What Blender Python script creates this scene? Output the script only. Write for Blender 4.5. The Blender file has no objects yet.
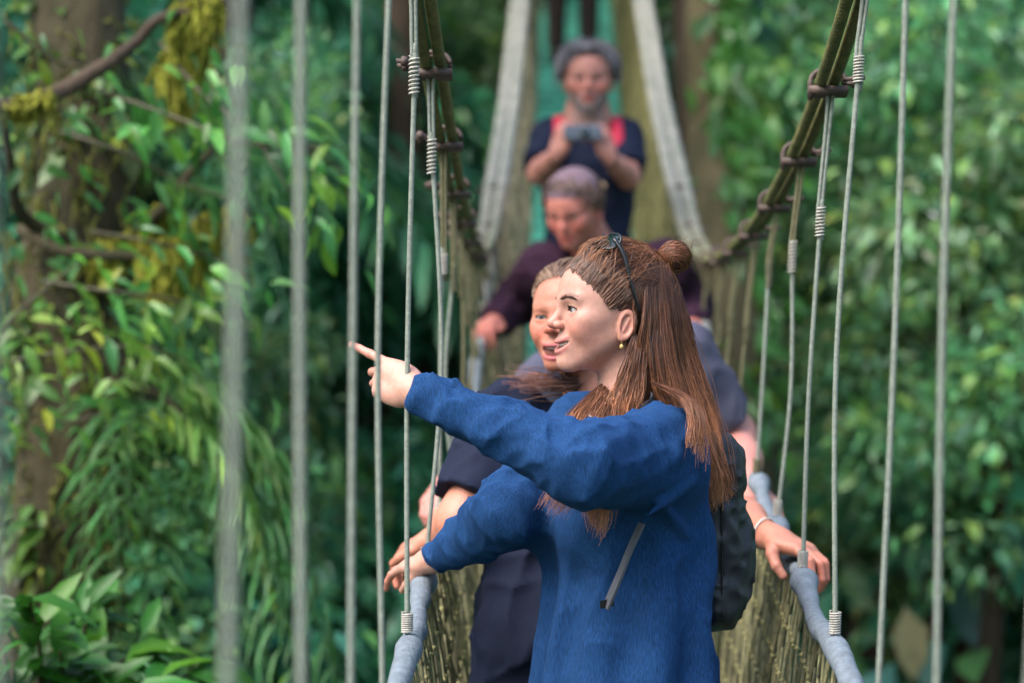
import bpy, math, random
import numpy as np
from mathutils import Vector
random.seed(7); rng = np.random.default_rng(11)
C = bpy.context.scene.collection
FPX = 2418.0
A = lambda *v: np.array(v, dtype=np.float64)
def P3(px, py, d):
    return A((px-512.0)/FPX*d, d, (340.0-py)/FPX*d)
def nrm(v):
    v = np.asarray(v, float); return v/np.linalg.norm(v)

# ------------------------------------------------------------------ objects
def tag(o, label=None, cat=None, group=None, kind=None):
    if label: o['label'] = label
    if cat: o['category'] = cat
    if group: o['group'] = group
    if kind: o['kind'] = kind
    return o
def empty(name, loc, label, cat, group=None):
    o = bpy.data.objects.new(name, None); C.objects.link(o)
    o.location = tuple(loc); o.empty_display_size = .1
    return tag(o, label, cat, group)
def link(name, me, m, parent=None):
    o = bpy.data.objects.new(name, me); C.objects.link(o)
    if m is not None and len(me.materials) == 0: me.materials.append(m)
    if parent is not None: o.parent = parent
    return o
def root_loc(p):
    l = A(0, 0, 0)
    while p is not None:
        l = l + A(*p.location); p = p.parent
    return l
def mesh_np(name, V, F, m, parent=None, col=None, smooth=True):
    """V (n,3) world; F list of index arrays (each (k,3) or (k,4)); col (n,3)"""
    V = np.asarray(V, float)
    if parent is not None: V = V - root_loc(parent)
    if not isinstance(F, (list, tuple)): F = [F]
    F = [np.asarray(f, np.int32) for f in F if len(f)]
    me = bpy.data.meshes.new(name)
    me.vertices.add(len(V)); me.vertices.foreach_set('co', V.astype(np.float32).ravel())
    loops = np.concatenate([f.ravel() for f in F])
    tot = np.concatenate([np.full(len(f), f.shape[1], np.int32) for f in F])
    st = np.concatenate([[0], np.cumsum(tot)[:-1]]).astype(np.int32)
    me.loops.add(len(loops)); me.loops.foreach_set('vertex_index', loops)
    me.polygons.add(len(tot)); me.polygons.foreach_set('loop_start', st)
    me.polygons.foreach_set('loop_total', tot)
    me.update(calc_edges=True)
    me.polygons.foreach_set('use_smooth', np.full(len(tot), smooth))
    if col is not None:
        a = me.color_attributes.new('Col', 'FLOAT_COLOR', 'POINT')
        c = np.ones((len(V), 4), np.float32); c[:, :3] = col
        a.data.foreach_set('color', c.ravel())
    me.validate(); me.update()
    return link(name, me, m, parent)

class MB:
    """collects verts/faces/colours into one mesh"""
    def __init__(s): s.V=[]; s.Q=[]; s.T=[]; s.C=[]; s.n=0
    def add(s, V, Q=None, T=None, c=None):
        V = np.asarray(V, float); s.V.append(V)
        if Q is not None and len(Q): s.Q.append(np.asarray(Q, int)+s.n)
        if T is not None and len(T): s.T.append(np.asarray(T, int)+s.n)
        if c is None: c = np.ones((len(V), 3))
        s.C.append(np.broadcast_to(np.asarray(c, float), (len(V), 3)))
        s.n += len(V); return s
    def build(s, name, m, parent=None, smooth=True):
        F = []
        if s.Q: F.append(np.concatenate(s.Q))
        if s.T: F.append(np.concatenate(s.T))
        return mesh_np(name, np.concatenate(s.V), F, m, parent, np.concatenate(s.C), smooth)
    def tube(s, pts, r, n=8, c=None, caps=True):
        pts = np.asarray(pts, float); k = len(pts)
        r = np.broadcast_to(np.asarray(r, float), (k,))
        t = np.gradient(pts, axis=0); t /= np.linalg.norm(t, axis=1)[:, None]+1e-12
        up = A(0, 0, 1) if abs(t[0][2]) < .9 else A(0, 1, 0)
        a = np.cross(t[0], up); a /= np.linalg.norm(a)
        th = np.arange(n)/n*2*math.pi; V = np.zeros((k, n, 3))
        for i in range(k):
            a = a - t[i]*np.dot(a, t[i]); a /= np.linalg.norm(a)+1e-12
            b = np.cross(t[i], a)
            V[i] = pts[i]+r[i]*(np.cos(th)[:, None]*a+np.sin(th)[:, None]*b)
        i = np.arange(k-1)[:, None]; j = np.arange(n)[None]; j2 = (j+1) % n
        Q = np.stack([i*n+j, i*n+j2, (i+1)*n+j2, (i+1)*n+j], -1).reshape(-1, 4)
        V = V.reshape(-1, 3); T = []
        if caps:
            V = np.concatenate([V, pts[:1], pts[-1:]])
            T = [(k*n, (q+1) % n, q) for q in range(n)]+[(k*n+1, (k-1)*n+q, (k-1)*n+(q+1) % n) for q in range(n)]
        if c is not None and np.ndim(c) == 2:
            c = np.repeat(np.asarray(c), n, axis=0)
            if caps: c = np.concatenate([c, c[:1], c[-1:]])
        return s.add(V, Q, T, c)
    def box(s, c, ax, ay, az, hx, hy, hz, col=None):
        c, ax, ay, az = (np.asarray(v, float) for v in (c, ax, ay, az))
        V = [c+ax*hx*x+ay*hy*y+az*hz*z for x in (-1, 1) for y in (-1, 1) for z in (-1, 1)]
        return s.add(V, [(0, 1, 3, 2), (4, 6, 7, 5), (0, 4, 5, 1), (2, 3, 7, 6), (0, 2, 6, 4), (1, 5, 7, 3)], None, col)
def spline(pts, n):
    """Catmull-Rom through pts, n samples"""
    p = np.asarray(pts, float); p = np.concatenate([[2*p[0]-p[1]], p, [2*p[-1]-p[-2]]])
    k = len(p)-3; u = np.linspace(0, k-1e-9, n); i = u.astype(int); t = (u-i)[:, None]
    a, b, c, d = p[i], p[i+1], p[i+2], p[i+3]
    return .5*(2*b+(c-a)*t+(2*a-5*b+4*c-d)*t*t+(3*b-a-3*c+d)*t**3)
def tubes(polys, rad, cols, n=3):
    """polys (N,K,3), rad (N,K), cols (N,K,3) -> V,Q,C of N thin open tubes, vectorised"""
    N, K = polys.shape[:2]
    t = np.gradient(polys, axis=1); t /= np.linalg.norm(t, axis=2, keepdims=True)+1e-9
    ref = A(.31, .55, .77); a = np.cross(t, ref); a /= np.linalg.norm(a, axis=2, keepdims=True)+1e-9
    b = np.cross(t, a); th = np.arange(n)/n*2*math.pi
    V = polys[:, :, None]+rad[:, :, None, None]*(np.cos(th)[:, None]*a[:, :, None]+np.sin(th)[:, None]*b[:, :, None])
    base = (np.arange(N)*K*n)[:, None, None]; i = np.arange(K-1)[None, :, None]; j = np.arange(n)[None, None]; j2 = (j+1) % n
    Q = np.stack([base+i*n+j, base+i*n+j2, base+(i+1)*n+j2, base+(i+1)*n+j], -1).reshape(-1, 4)
    return V.reshape(-1, 3), Q, np.repeat(cols.reshape(-1, 3), n, axis=0)

# ------------------------------------------------------------------ distance fields
def vnoise(P, seed=0):
    r = np.random.default_rng(seed).random((32, 32, 32)); i = np.floor(P).astype(int); f = P-i
    f = f*f*(3-2*f); i &= 31; j = (i+1) & 31
    x0, y0, z0 = i.T; x1, y1, z1 = j.T; fx, fy, fz = f.T
    l = lambda a, b, t: a+(b-a)*t
    return l(l(l(r[x0, y0, z0], r[x1, y0, z0], fx), l(r[x0, y1, z0], r[x1, y1, z0], fx), fy),
             l(l(r[x0, y0, z1], r[x1, y0, z1], fx), l(r[x0, y1, z1], r[x1, y1, z1], fx), fy), fz)
def su(a, b, k):
    h = np.maximum(k-np.abs(a-b), 0)/k; return np.minimum(a, b)-h*h*k*.25
def ss(a, b, k): return -su(-a, b, k)
def si(a, b, k): return -su(-a, -b, k)
def cap(P, a, b, ra, rb=None):
    if rb is None: rb = ra
    a = np.asarray(a, float); b = np.asarray(b, float); ab = b-a
    t = np.clip(((P-a)@ab)/(ab@ab+1e-12), 0, 1)
    return np.linalg.norm(P-a-t[:, None]*ab, axis=1)-(ra+(rb-ra)*t)
def ell(P, c, r, R=None):
    q = P-np.asarray(c, float)
    if R is not None: q = q@np.asarray(R, float)      # columns = local axes
    r = np.asarray(r, float)
    k0 = np.linalg.norm(q/r, axis=1); k1 = np.linalg.norm(q/(r*r), axis=1)+1e-9
    return k0*(k0-1)/k1
def mesh_sdf(fn, lo, hi, h):
    lo = np.asarray(lo, float); hi = np.asarray(hi, float); B = 4
    nb = np.maximum(1, np.ceil((hi-lo)/(h*B)).astype(int)); n = nb*B
    g = np.stack(np.meshgrid(*[np.arange(k) for k in nb], indexing='ij'), -1).reshape(-1, 3)
    dc = fn(lo+(g+.5-.5/B)*h*B)
    V = np.broadcast_to(dc.reshape(nb)[:, None, :, None, :, None], (nb[0], B, nb[1], B, nb[2], B)).reshape(n).copy()
    act = np.abs(dc) < h*B*2.2
    ga = g[act]; o = np.stack(np.meshgrid(*[np.arange(B)]*3, indexing='ij'), -1).reshape(-1, 3)
    idx = (ga[:, None]*B+o[None]).reshape(-1, 3)
    V[idx[:, 0], idx[:, 1], idx[:, 2]] = fn(lo+idx*h)
    s = V < 0
    c = np.zeros(tuple(n-1), int)
    for a in (0, 1):
        for b in (0, 1):
            for d in (0, 1): c += s[a:n[0]-1+a, b:n[1]-1+b, d:n[2]-1+d]
    m = (c > 0) & (c < 8); ci = np.argwhere(m)
    vid = -np.ones(m.shape, int); vid[m] = np.arange(len(ci))
    acc = np.zeros((len(ci), 3)); cnt = np.zeros(len(ci))
    cor = [A(a, b, d).astype(int) for a in (0, 1) for b in (0, 1) for d in (0, 1)]
    for p in cor:
        for ax in range(3):
            if p[ax] == 0:
                q = p.copy(); q[ax] = 1
                ip = ci+p; iq = ci+q
                va = V[ip[:, 0], ip[:, 1], ip[:, 2]]; vb = V[iq[:, 0], iq[:, 1], iq[:, 2]]
                x = (va < 0) != (vb < 0); t = np.where(x, va/(va-vb+1e-15), 0)
                pt = p+t[:, None]*(q-p); acc[x] += pt[x]; cnt[x] += 1
    ver = lo+(ci+acc/cnt[:, None])*h; Q = []
    for ax in range(3):
        u, v = (ax+1) % 3, (ax+2) % 3
        sl = [slice(None)]*3; sl2 = [slice(None)]*3
        sl[ax] = slice(0, n[ax]-1); sl2[ax] = slice(1, n[ax])
        x = np.argwhere(s[tuple(sl)] != s[tuple(sl2)])
        x = x[(x[:, u] > 0) & (x[:, v] > 0) & (x[:, u] < n[u]-1) & (x[:, v] < n[v]-1)]
        eu = np.zeros(3, int); eu[u] = 1; ev = np.zeros(3, int); ev[v] = 1
        a0, a1, a2, a3 = x, x-eu, x-eu-ev, x-ev
        q = np.stack([vid[tuple(k.T)] for k in (a0, a1, a2, a3)], -1)
        fl = s[tuple(x.T)]; q[~fl] = q[~fl][:, ::-1]; Q.append(q)
    Q = np.concatenate(Q); Q = Q[(Q >= 0).all(1)]
    return ver, Q
def frame(fwd, up=(0, 0, 1)):
    """columns right, fwd, up"""
    f = nrm(fwd); r = nrm(np.cross(f, up)); return np.stack([r, f, np.cross(r, f)], 1)

# ------------------------------------------------------------------ materials
def lin(c): return tuple(c)+(1.0,) if len(c) == 3 else c
def newmat(name):
    m = bpy.data.materials.new(name); m.use_nodes = True
    nt = m.node_tree; return m, nt, nt.nodes['Principled BSDF']
def N(nt, t, **kw):
    n = nt.nodes.new(t)
    for k, v in kw.items():
        if k.startswith('_'): setattr(n, k[1:], v)
        else: n.inputs[k.replace('_', ' ')].default_value = v
    return n
def mat(name, base=(.5, .5, .5), rough=.6, attr=False, nscale=60, namp=.25, stretch=(1, 1, 1), bump=.3, bdist=.002, bscale=None,
        sss=0, sheen=0, spec=.5, trans=0, wave=None, coat=0, cdark=None):
    m, nt, b = newmat(name); L = nt.links.new
    tc = N(nt, 'ShaderNodeTexCoord'); mp = N(nt, 'ShaderNodeMapping'); mp.inputs['Scale'].default_value = stretch
    L(tc.outputs['Object'], mp.inputs['Vector'])
    no = N(nt, 'ShaderNodeTexNoise', Scale=nscale, Detail=5.0, Roughness=.6); L(mp.outputs[0], no.inputs['Vector'])
    mx = N(nt, 'ShaderNodeMix', _data_type='RGBA', _blend_type='MIX')
    rp = N(nt, 'ShaderNodeMapRange', From_Min=.3, From_Max=.7); L(no.outputs['Fac'], rp.inputs['Value'])
    L(rp.outputs[0], mx.inputs[0])
    mu = N(nt, 'ShaderNodeMix', _data_type='RGBA', _blend_type='MULTIPLY'); mu.inputs[0].default_value = 1
    dk = cdark if cdark else tuple(1-namp for _ in range(3)); 
    mx.inputs[6].default_value = lin(dk); mx.inputs[7].default_value = (1+namp, 1+namp, 1+namp, 1)
    if attr:
        at = N(nt, 'ShaderNodeVertexColor', _layer_name='Col'); m2 = N(nt, 'ShaderNodeMix', _data_type='RGBA', _blend_type='MULTIPLY'); m2.inputs[0].default_value = 1
        L(at.outputs[0], m2.inputs[6]); m2.inputs[7].default_value = lin(base); L(m2.outputs[2], mu.inputs[6])
    else: mu.inputs[6].default_value = lin(base)
    L(mx.outputs[2], mu.inputs[7]); L(mu.outputs[2], b.inputs['Base Color'])
    b.inputs['Roughness'].default_value = rough; b.inputs['Specular IOR Level'].default_value = spec
    b.inputs['Sheen Weight'].default_value = sheen; b.inputs['Coat Weight'].default_value = coat
    if sss:
        b.inputs['Subsurface Weight'].default_value = sss; b.inputs['Subsurface Radius'].default_value = (.012, .004, .002); b.inputs['Subsurface Scale'].default_value = 1.0
    if bump:
        bp = N(nt, 'ShaderNodeBump', Strength=bump, Distance=bdist)
        if wave:
            w = N(nt, 'ShaderNodeTexWave', Scale=wave[0], Distortion=wave[1], Detail=2.0, _wave_type='BANDS', _bands_direction=wave[2]); L(tc.outputs['Object'], w.inputs['Vector']); L(w.outputs['Fac'], bp.inputs['Height'])
        else:
            n2 = N(nt, 'ShaderNodeTexNoise', Scale=bscale or nscale*2, Detail=4.0); L(mp.outputs[0], n2.inputs['Vector']); L(n2.outputs['Fac'], bp.inputs['Height'])
        L(bp.outputs[0], b.inputs['Normal'])
    if trans:
        out = nt.nodes['Material Output']; tr = N(nt, 'ShaderNodeBsdfTranslucent'); L(mu.outputs[2], tr.inputs['Color'])
        ms = N(nt, 'ShaderNodeMixShader'); ms.inputs[0].default_value = trans
        L(b.outputs[0], ms.inputs[1]); L(tr.outputs[0], ms.inputs[2]); L(ms.outputs[0], out.inputs['Surface'])
    return m
# ------------------------------------------------------------------ people: head, hand, body, clothes
M_skin = mat('skin', (1, 1, 1), .50, attr=True, nscale=120, namp=.10, cdark=(.93, .86, .84), bump=.12, bdist=.0006, bscale=700, sss=.25, spec=.45)
M_eye = mat('eye', (1, 1, 1), .12, attr=True, nscale=10, namp=0.0, bump=0, spec=.7)
M_teeth = mat('tooth_enamel', (.78, .74, .66), .25, nscale=40, namp=.05, bump=0)
M_hair = mat('hair', (1, 1, 1), .38, attr=True, nscale=150, namp=.2, bump=0, spec=.5)
MC = 17.0
def head_sdf(P, o):
    w = o.get('wide', 1.0); P = P/A(w, 1, 1)
    ax = np.abs(P[:, 0]); S = np.stack([ax, P[:, 1], P[:, 2]], 1)      # mirrored half
    y, z = P[:, 1], P[:, 2]
    d = ell(P, (0, -.008, .048), (.070, .092, .078))
    d = su(d, ell(P, (0, .030, .066), (.053, .066, .045)), .03)
    d = su(d, ell(P, (0, .028, .026), (.059, .068, .060)), .03)
    d = su(d, ell(P, (0, .042, -.028), (.044, .050, .044)), .03)
    d = su(d, cap(S, (.047, .006, -.014), (.014, .077, -.061), .012, .011), .022)
    d = su(d, ell(P, (0, .088, -.060), (.016, .0145, .0125)), .02)
    d = su(d, ell(S, (.036, .066, -.004), (.020, .0235, .019)), .014)
    d = su(d, ell(S, (.038, .036, -.008), (.0175, .036, .030)), .02)
    d = su(d, ell(S, (.047, .050, .012), (.014, .030, .013)), .018)
    d = su(d, cap(S, (.008, .094, .041), (.042, .078, .044), .0075, .006), .014)
    d = su(d, ell(P, (0, .083, -.031), (.025, .020, .020)), .018)
    d = ss(d, ell(S, (.030, .104, .025), (.018, .0155, .0115)), .012)
    # nose
    ns = o.get('nose', 1.0)
    d = su(d, cap(P, (0, .090, .037), (0, .109, .009), .0065, .0085*ns), .011)
    d = su(d, ell(P, (0, .1145, .0035), (.0098*ns, .0098, .0085)), .006)
    d = su(d, ell(S, (.0115*ns, .1045, .0005), (.0062, .0095, .0065)), .005)
    d = ss(d, ell(S, (.0058, .1085, -.0062), (.0028, .0048, .0028)), .002)
    if o.get('fold'): d = ss(d, cap(S, (.0175, .099, .000), (.036, .080, -.026), .0016, .0012), .007)
    # eyelids
    ec = A(.031, .0768, .0265); op = o.get('eye', .0040)
    lid = np.linalg.norm(S-ec, axis=1)-.0134
    slit = ell(S, ec+A(0.0006, .012, -.0006), (.0128, .016, op))
    d = su(d, lid, .006); d = ss(d, slit, .0015)
    # mouth: warp so that the corners rise
    sm = o.get('smile', 6.0); om = o.get('open', .0015)
    Q = np.stack([P[:, 0], y+ax*ax*MC, z-sm*ax*ax], 1)
    d = su(d, ell(Q, (0, .1000, -.0268), (.0290, .0085, .0040)), .004)
    d = su(d, ell(Q, (0, .0985, -.0385-om*1.6), (.0265, .0090, .0052)), .004)
    d = ss(d, ell(Q, (0, .1060, -.0320-om*.8), (.0280, .017, .0018+om)), .0015)
    # ears
    E = (S-A(.0700, -.004, .003))/.86; t = .20
    ey = E[:, 1]*math.cos(t)+E[:, 2]*math.sin(t); ez = -E[:, 1]*math.sin(t)+E[:, 2]*math.cos(t); ex = E[:, 0]-.18*(-ey)
    rr = np.sqrt((ey/.0155)**2+(ez/.0285)**2)
    plate = np.maximum((rr-1)*.0155, np.abs(ex)-.0022)
    ring = np.sqrt(((rr-.86)*.0165)**2+(ex-.0045)**2)-.0033
    ring = su(ring, cap(np.stack([ex, ey, ez], 1), (.002, -.004, .014), (.003, .002, -.012), .0024), .003)
    lobe = ell(np.stack([ex, ey, ez], 1), (.001, .004, -.024), (.0045, .0075, .0075))
    ear = su(su(plate, ring, .003), lobe, .004)
    ear = su(ear, ell(np.stack([ex, ey, ez], 1), (.0015, .011, -.004), (.0035, .004, .006)), .002)
    d = su(d, ear, .004)
    if 'neck' in o:
        nb = np.asarray(o['neck']); nr = o.get('neckr', .050)
        d = su(d, cap(P, (0, -.022, -.020), nb, nr*.98, nr*1.12), .022)
        d = su(d, cap(P, nb, nb+A(0, -.01, -.06), nr*1.15, nr*1.5), .03)
    return d*.9
def head_col(V, o):
    sk = A(*o['skin']); c = np.tile(sk, (len(V), 1)); ax = np.abs(V[:, 0]); y, z = V[:, 1], V[:, 2]
    S = np.stack([ax, y, z], 1)
    def mixin(m, col):
        nonlocal c
        m = np.clip(m, 0, 1)[:, None]; c = c*(1-m)+A(*col)*m
    red = sk*A(1.10, .68, .66)
    mixin(.55*np.exp(-((ax-.038)**2+(z+.004)**2)/(2*.016**2))*(y > .03), red)
    mixin(.6*np.exp(-(ax**2+(z-.002)**2)/(2*.010**2))*(y > .10), red)
    mixin(o.get('earred', .3)*(np.linalg.norm((S-A(.074, -.004, .004))/A(.012, .02, .033), axis=1) < 1), sk*A(1.15, .62, .55))
    sm = o.get('smile', 6.0); om = o.get('open', .0015); Z = z-sm*ax*ax
    lu = ((ax/.0290)**2+((Z+.0275)/.0048)**2 < 1) & (y+ax*ax*MC > .095)
    ll = ((ax/.0268)**2+((Z+.0385+om*1.6)/.0062)**2 < 1) & (y+ax*ax*MC > .093)
    mixin((lu | ll)*.9, o.get('lip', sk*A(.95, .50, .50)))
    inm = ((ax/.0272)**2+((Z+.0320+om*.8)/(.0026+om))**2 < 1) & (y+ax*ax*MC < .1025) & (y > .05)
    mixin(inm*.8, (.12, .02, .02))
    # brows
    bz = .0445+.006*np.sin(np.clip((ax-.012)/.036, 0, 1)*math.pi*.8); th = .0034*(1-.5*np.clip((ax-.014)/.034, 0, 1))
    bm = (ax > .011) & (ax < .049) & (y > .05)
    mixin(bm*np.clip(1.7-np.abs(z-bz)/th, 0, 1)*o.get('browk', .5), o['brow'])
    # lash line
    e = np.linalg.norm((S-A(.0316, .089, .0259))/A(.0135, 1, o.get('eye', .004)+.0018), axis=1)
    mixin(((e < 1.04) & (y > .06) & (z > .024))*.85, (.03, .016, .012))
    if o.get('stubble'):
        m = np.clip((-.012-z)/.012, 0, 1)*np.clip((y-.01)/.02, 0, 1)*(~(lu | ll))
        mixin(m*o['stubble'], o['beard'])
    return c
def place(V, R, c, s=1.0): return (V*s)@R.T+c
def hw(o, V):
    """head coordinates -> world; 'deep' shortens the front of the head"""
    V = np.array(V, float); y = V[..., 1]; V[..., 1] = np.where(y > 0, y*o.get('deep', .95), y)
    return (V*o.get('s', 1.0))@o['R'].T+o['c']
def wh(o, P):
    q = ((P-o['c'])@o['R'])/o.get('s', 1.0); q[..., 1] = np.where(q[..., 1] > 0, q[..., 1]/o.get('deep', .95), q[..., 1]); return q
def make_head(mb, o, h):
    """adds head and neck to MB in world coordinates"""
    R, c, s = o['R'], o['c'], o.get('s', 1.0)
    o['neck'] = ((o['neckw']-c)@R)/s
    nb = o['neck']
    lo = np.minimum(A(-.088, -.108, -.09), nb-A(.07, .07, .05)); hi = np.maximum(A(.088, .132, .135), nb+A(.07, .07, .02))
    V, Q = mesh_sdf(lambda P: head_sdf(P, o), lo, hi, h)
    mb.add(hw(o, V), Q, None, head_col(V, o))
def make_eyes(o, parent, iris=(.05, .10, .14)):
    R, c, s = o['R'], o['c'], o.get('s', 1.0)
    for sx in (-1, 1):
        n, k = 20, 14; V = []; col = []
        g = nrm(o.get('gaze', (0, 1, 0)))
        F = frame(g)
        for i in range(k+1):
            th = math.pi*i/k
            for j in range(n):
                ph = 2*math.pi*j/n
                v = A(math.sin(th)*math.cos(ph), math.cos(th), math.sin(th)*math.sin(ph))
                V.append(F@v*.0119*(1.0+.03*(th < .5)))
                col.append((.01, .01, .01) if th < .26 else iris if th < .52 else (.50, .44, .42))
        V = np.array(V)+A(.031*sx*o.get('wide', 1), .0768, .0265)
        i = np.arange(k)[:, None]; j = np.arange(n)[None]; Q = np.stack([i*n+j, (i+1)*n+j, (i+1)*n+(j+1) % n, i*n+(j+1) % n], -1).reshape(-1, 4)
        mesh_np('eye', hw(o, V), Q, M_eye, parent, np.array(col))
def make_teeth(o, parent):
    R, c, s = o['R'], o['c'], o.get('s', 1.0); mb = MB()
    for i in range(-5, 6):
        x = i*.0044; yy = .0965-abs(x)**2*17
        V, Q = mesh_sdf(lambda P: ell(P, (x, yy, -.0300+o.get('smile', 6)*x*x), (.0022, .0022, .0046)), (x-.003, yy-.003, -.037), (x+.003, yy+.003, -.018), .0008)
        mb.add(hw(o, V), Q)
    mb.build('teeth', M_teeth, parent)

FING = [(.027, .083, (.040, .025, .021), .0088), (.009, .088, (.044, .029, .022), .0090), (-.010, .084, (.041, .027, .021), .0085), (-.027, .076, (.032, .020, .019), .0076)]
def hand_sdf(P, o):
    """local: y along fingers, z back of the hand, x thumb side (left hand)"""
    sd = o['side']; P = P*A(sd, 1, 1)
    d = ell(P, (0, .045, 0), (.040, .050, .0145))
    d = su(d, cap(P, (.022, .030, -.004), (.025, .075, 0), .013, .011), .015)
    d = su(d, cap(P, (-.022, .030, -.004), (-.024, .070, 0), .013, .010), .015)
    d = su(d, cap(P, (.008, .02, 0), (.009, .082, .001), .013, .0105), .012)
    d = su(d, cap(P, (0, -.008, 0), (0, .018, 0), .0225, .024), .02)
    d = np.maximum(d, -1)
    for (x, yb, L, r), (sp, c1, c2, c3) in zip(FING, o['fingers']):
        p = A(x, yb, 0); th = 0.0; rr = r; fd = None; pts = [p]
        for l, cu in zip(L, (c1, c2, c3)):
            th += math.radians(cu); dv = A(math.sin(math.radians(sp))*math.cos(th), math.cos(math.radians(sp))*math.cos(th), -math.sin(th))
            q = p+dv*l; seg = cap(P, p, q, rr*1.03, rr*.90); fd = seg if fd is None else su(fd, seg, .003); rr *= .90; p = q
        d = su(d, fd, .0045)
    t0 = A(.020, .022, -.006); a, b, c = o['thumb']
    t1 = t0+A(*a); t2 = t1+A(*b); t3 = t2+A(*c)
    td = su(su(cap(P, t0, t1, .0155, .0120), cap(P, t1, t2, .0115, .0098), .004), cap(P, t2, t3, .0098, .0080), .003)
    d = su(d, td, .006)
    if 'elbow' in o:
        e = o['elbow']*A(sd, 1, 1); d = su(d, cap(P, (0, -.005, 0), e*.55, .023, .036*o.get('fat', 1)), .02)
        d = su(d, cap(P, e*.5, e, .037*o.get('fat', 1), .040*o.get('fat', 1)), .03)
        if 'shoulder' in o: d = su(d, cap(P, e, o['shoulder']*A(sd, 1, 1), .041*o.get('fat', 1), .050*o.get('fat', 1)), .03)
    return d
TH_REL = ((.020, .028, -.008), (.006, .030, -.004), (.000, .022, -.004))
TH_TUCK = ((.008, .030, -.018), (-.012, .026, -.010), (-.016, .012, -.004))
def make_hand(mb, wrist, fdir, back, side, fingers, thumb, skin, h, elbow=None, shoulder=None, fat=1.0, s=1.0):
    y = nrm(fdir); z = np.asarray(back, float); z = nrm(z-y*(z@y)); x = np.cross(y, z); R = np.stack([x, y, z], 1)
    o = dict(side=side, fingers=fingers, thumb=thumb, fat=fat)
    lo, hi = A(-.075, -.06, -.115), A(.075, .20, .05)
    if elbow is not None:
        e = ((elbow-wrist)@R)/s; o['elbow'] = e; lo = np.minimum(lo, e-.06); hi = np.maximum(hi, e+.06)
        if shoulder is not None:
            q = ((shoulder-wrist)@R)/s; o['shoulder'] = q; lo = np.minimum(lo, q-.07); hi = np.maximum(hi, q+.07)
    V, Q = mesh_sdf(lambda P: hand_sdf(P, o), lo, hi, h)
    c = np.tile(A(*skin), (len(V), 1))
    # knuckles and finger ends are pinker
    red = A(*skin)*A(1.08, .70, .68); tip = np.clip((V[:, 1]-.09)/.06, 0, 1)[:, None]*.5*(V[:, 1] > 0)[:, None]
    c = c*(1-tip)+red*tip
    mb.add(place(V, R, wrist, s), Q, None, c)

def torso_sdf(P, base, top, right, prof):
    """elliptical loft: prof rows (t, half width, half depth, forward offset)"""
    ax = top-base; L = np.linalg.norm(ax); ax = ax/L; r = nrm(right-ax*(right@ax)); f = np.cross(ax, r)
    q = P-base; u = q@ax/L; x = q@r; y = q@f; pr = np.array(prof)
    a = np.interp(u, pr[:, 0], pr[:, 1]); b = np.interp(u, pr[:, 0], pr[:, 2]); o = np.interp(u, pr[:, 0], pr[:, 3])
    k = np.sqrt((x/a)**2+((y-o)/b)**2)
    d = (k-1)*np.minimum(a, b)
    return si(d, np.maximum(-(u-pr[0, 0])*L, (u-pr[-1, 0])*L), .03)
def folds(P, dirs, f, amp, seed, lo=.25):
    """ridged noise, low frequency along dirs, high across"""
    d = nrm(dirs); al = P@d; Q = P-al[:, None]*d
    n = vnoise((Q*f+np.outer(al, d)*f*lo)+vnoise(P*9+5, seed+3)[:, None]*.9+50, seed)
    return amp*((1-np.abs(2*n-1))**2-.4)
def limb(P, a, b, c, ra, rb, rc, k=.04): return su(cap(P, a, b, ra, rb), cap(P, b, c, rb, rc), k)
def cut(d, P, end, dirn): return si(d, (P-end)@nrm(dirn), .006)
def bbox(pts, m): p = np.array(pts); return p.min(0)-m, p.max(0)+m
def legs(root, hip, right, deckz, m_tr, m_sh, skin, h=.008, hem=.09, r=(.095, .07, .055), spread=.09, fwd=None, shoe_name='shoe'):
    """trousers and a pair of shoes standing on the deck"""
    right = nrm(right); f = np.cross(A(0, 0, 1), right) if fwd is None else nrm(fwd); legsd = []
    for s in (-1, 1):
        H = hip+right*spread*s; Kn = A(H[0], H[1], deckz+.48)+f*.03*(1+s*.4)+right*.01*s; An = A(Kn[0], Kn[1], deckz+hem)-f*.03; legsd.append((H, Kn, An))
    def fn(P):
        d = ell(P, hip+A(0, 0, .02), (.165, .12, .13), np.stack([right, f, A(0, 0, 1)], 1))
        for H, Kn, An in legsd: d = su(d, limb(P, H, Kn, An, *r), .03)
        d = si(d, -(P[:, 2]-(deckz+hem)), .01)
        return d-folds(P, (0, 0, 1), 22, .006, 5)
    lo, hi = bbox([l for q in legsd for l in q]+[hip], .17); lo[2] = deckz+hem-.02; hi[2] = hip[2]+.16
    V, Q = mesh_sdf(fn, lo, hi, h); mesh_np('trousers', V, Q, m_tr, root)
    mb = MB()
    for H, Kn, An in legsd:
        b = A(An[0], An[1], deckz)
        def fs(P):
            R = np.stack([nrm(np.cross(f, (0, 0, 1))), f, A(0, 0, 1)], 1)
            d = ell(P, b+f*.10+A(0, 0, .032), (.045, .095, .036), R); d = su(d, ell(P, b+A(0, 0, .045), (.040, .055, .05), R), .03)
            d = su(d, cap(P, b+A(0, 0, .05), b+A(0, 0, .12), .043), .03); return si(d, -(P[:, 2]-deckz-.004), .006)
        lo, hi = bbox([b, b+f*.2], .07); hi[2] = b[2]+.15; lo[2] = b[2]-.01
        V, Q = mesh_sdf(fs, lo, hi, h*.8); mesh_np(shoe_name, V, Q, m_sh, root)
    return legsd
def hair_cap(o, fn, h=.004): 
    """hair mass in head coordinates"""
    V, Q = mesh_sdf(fn, A(-.13, -.20, -.20), A(.13, .13, .17), h); return V, Q
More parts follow.
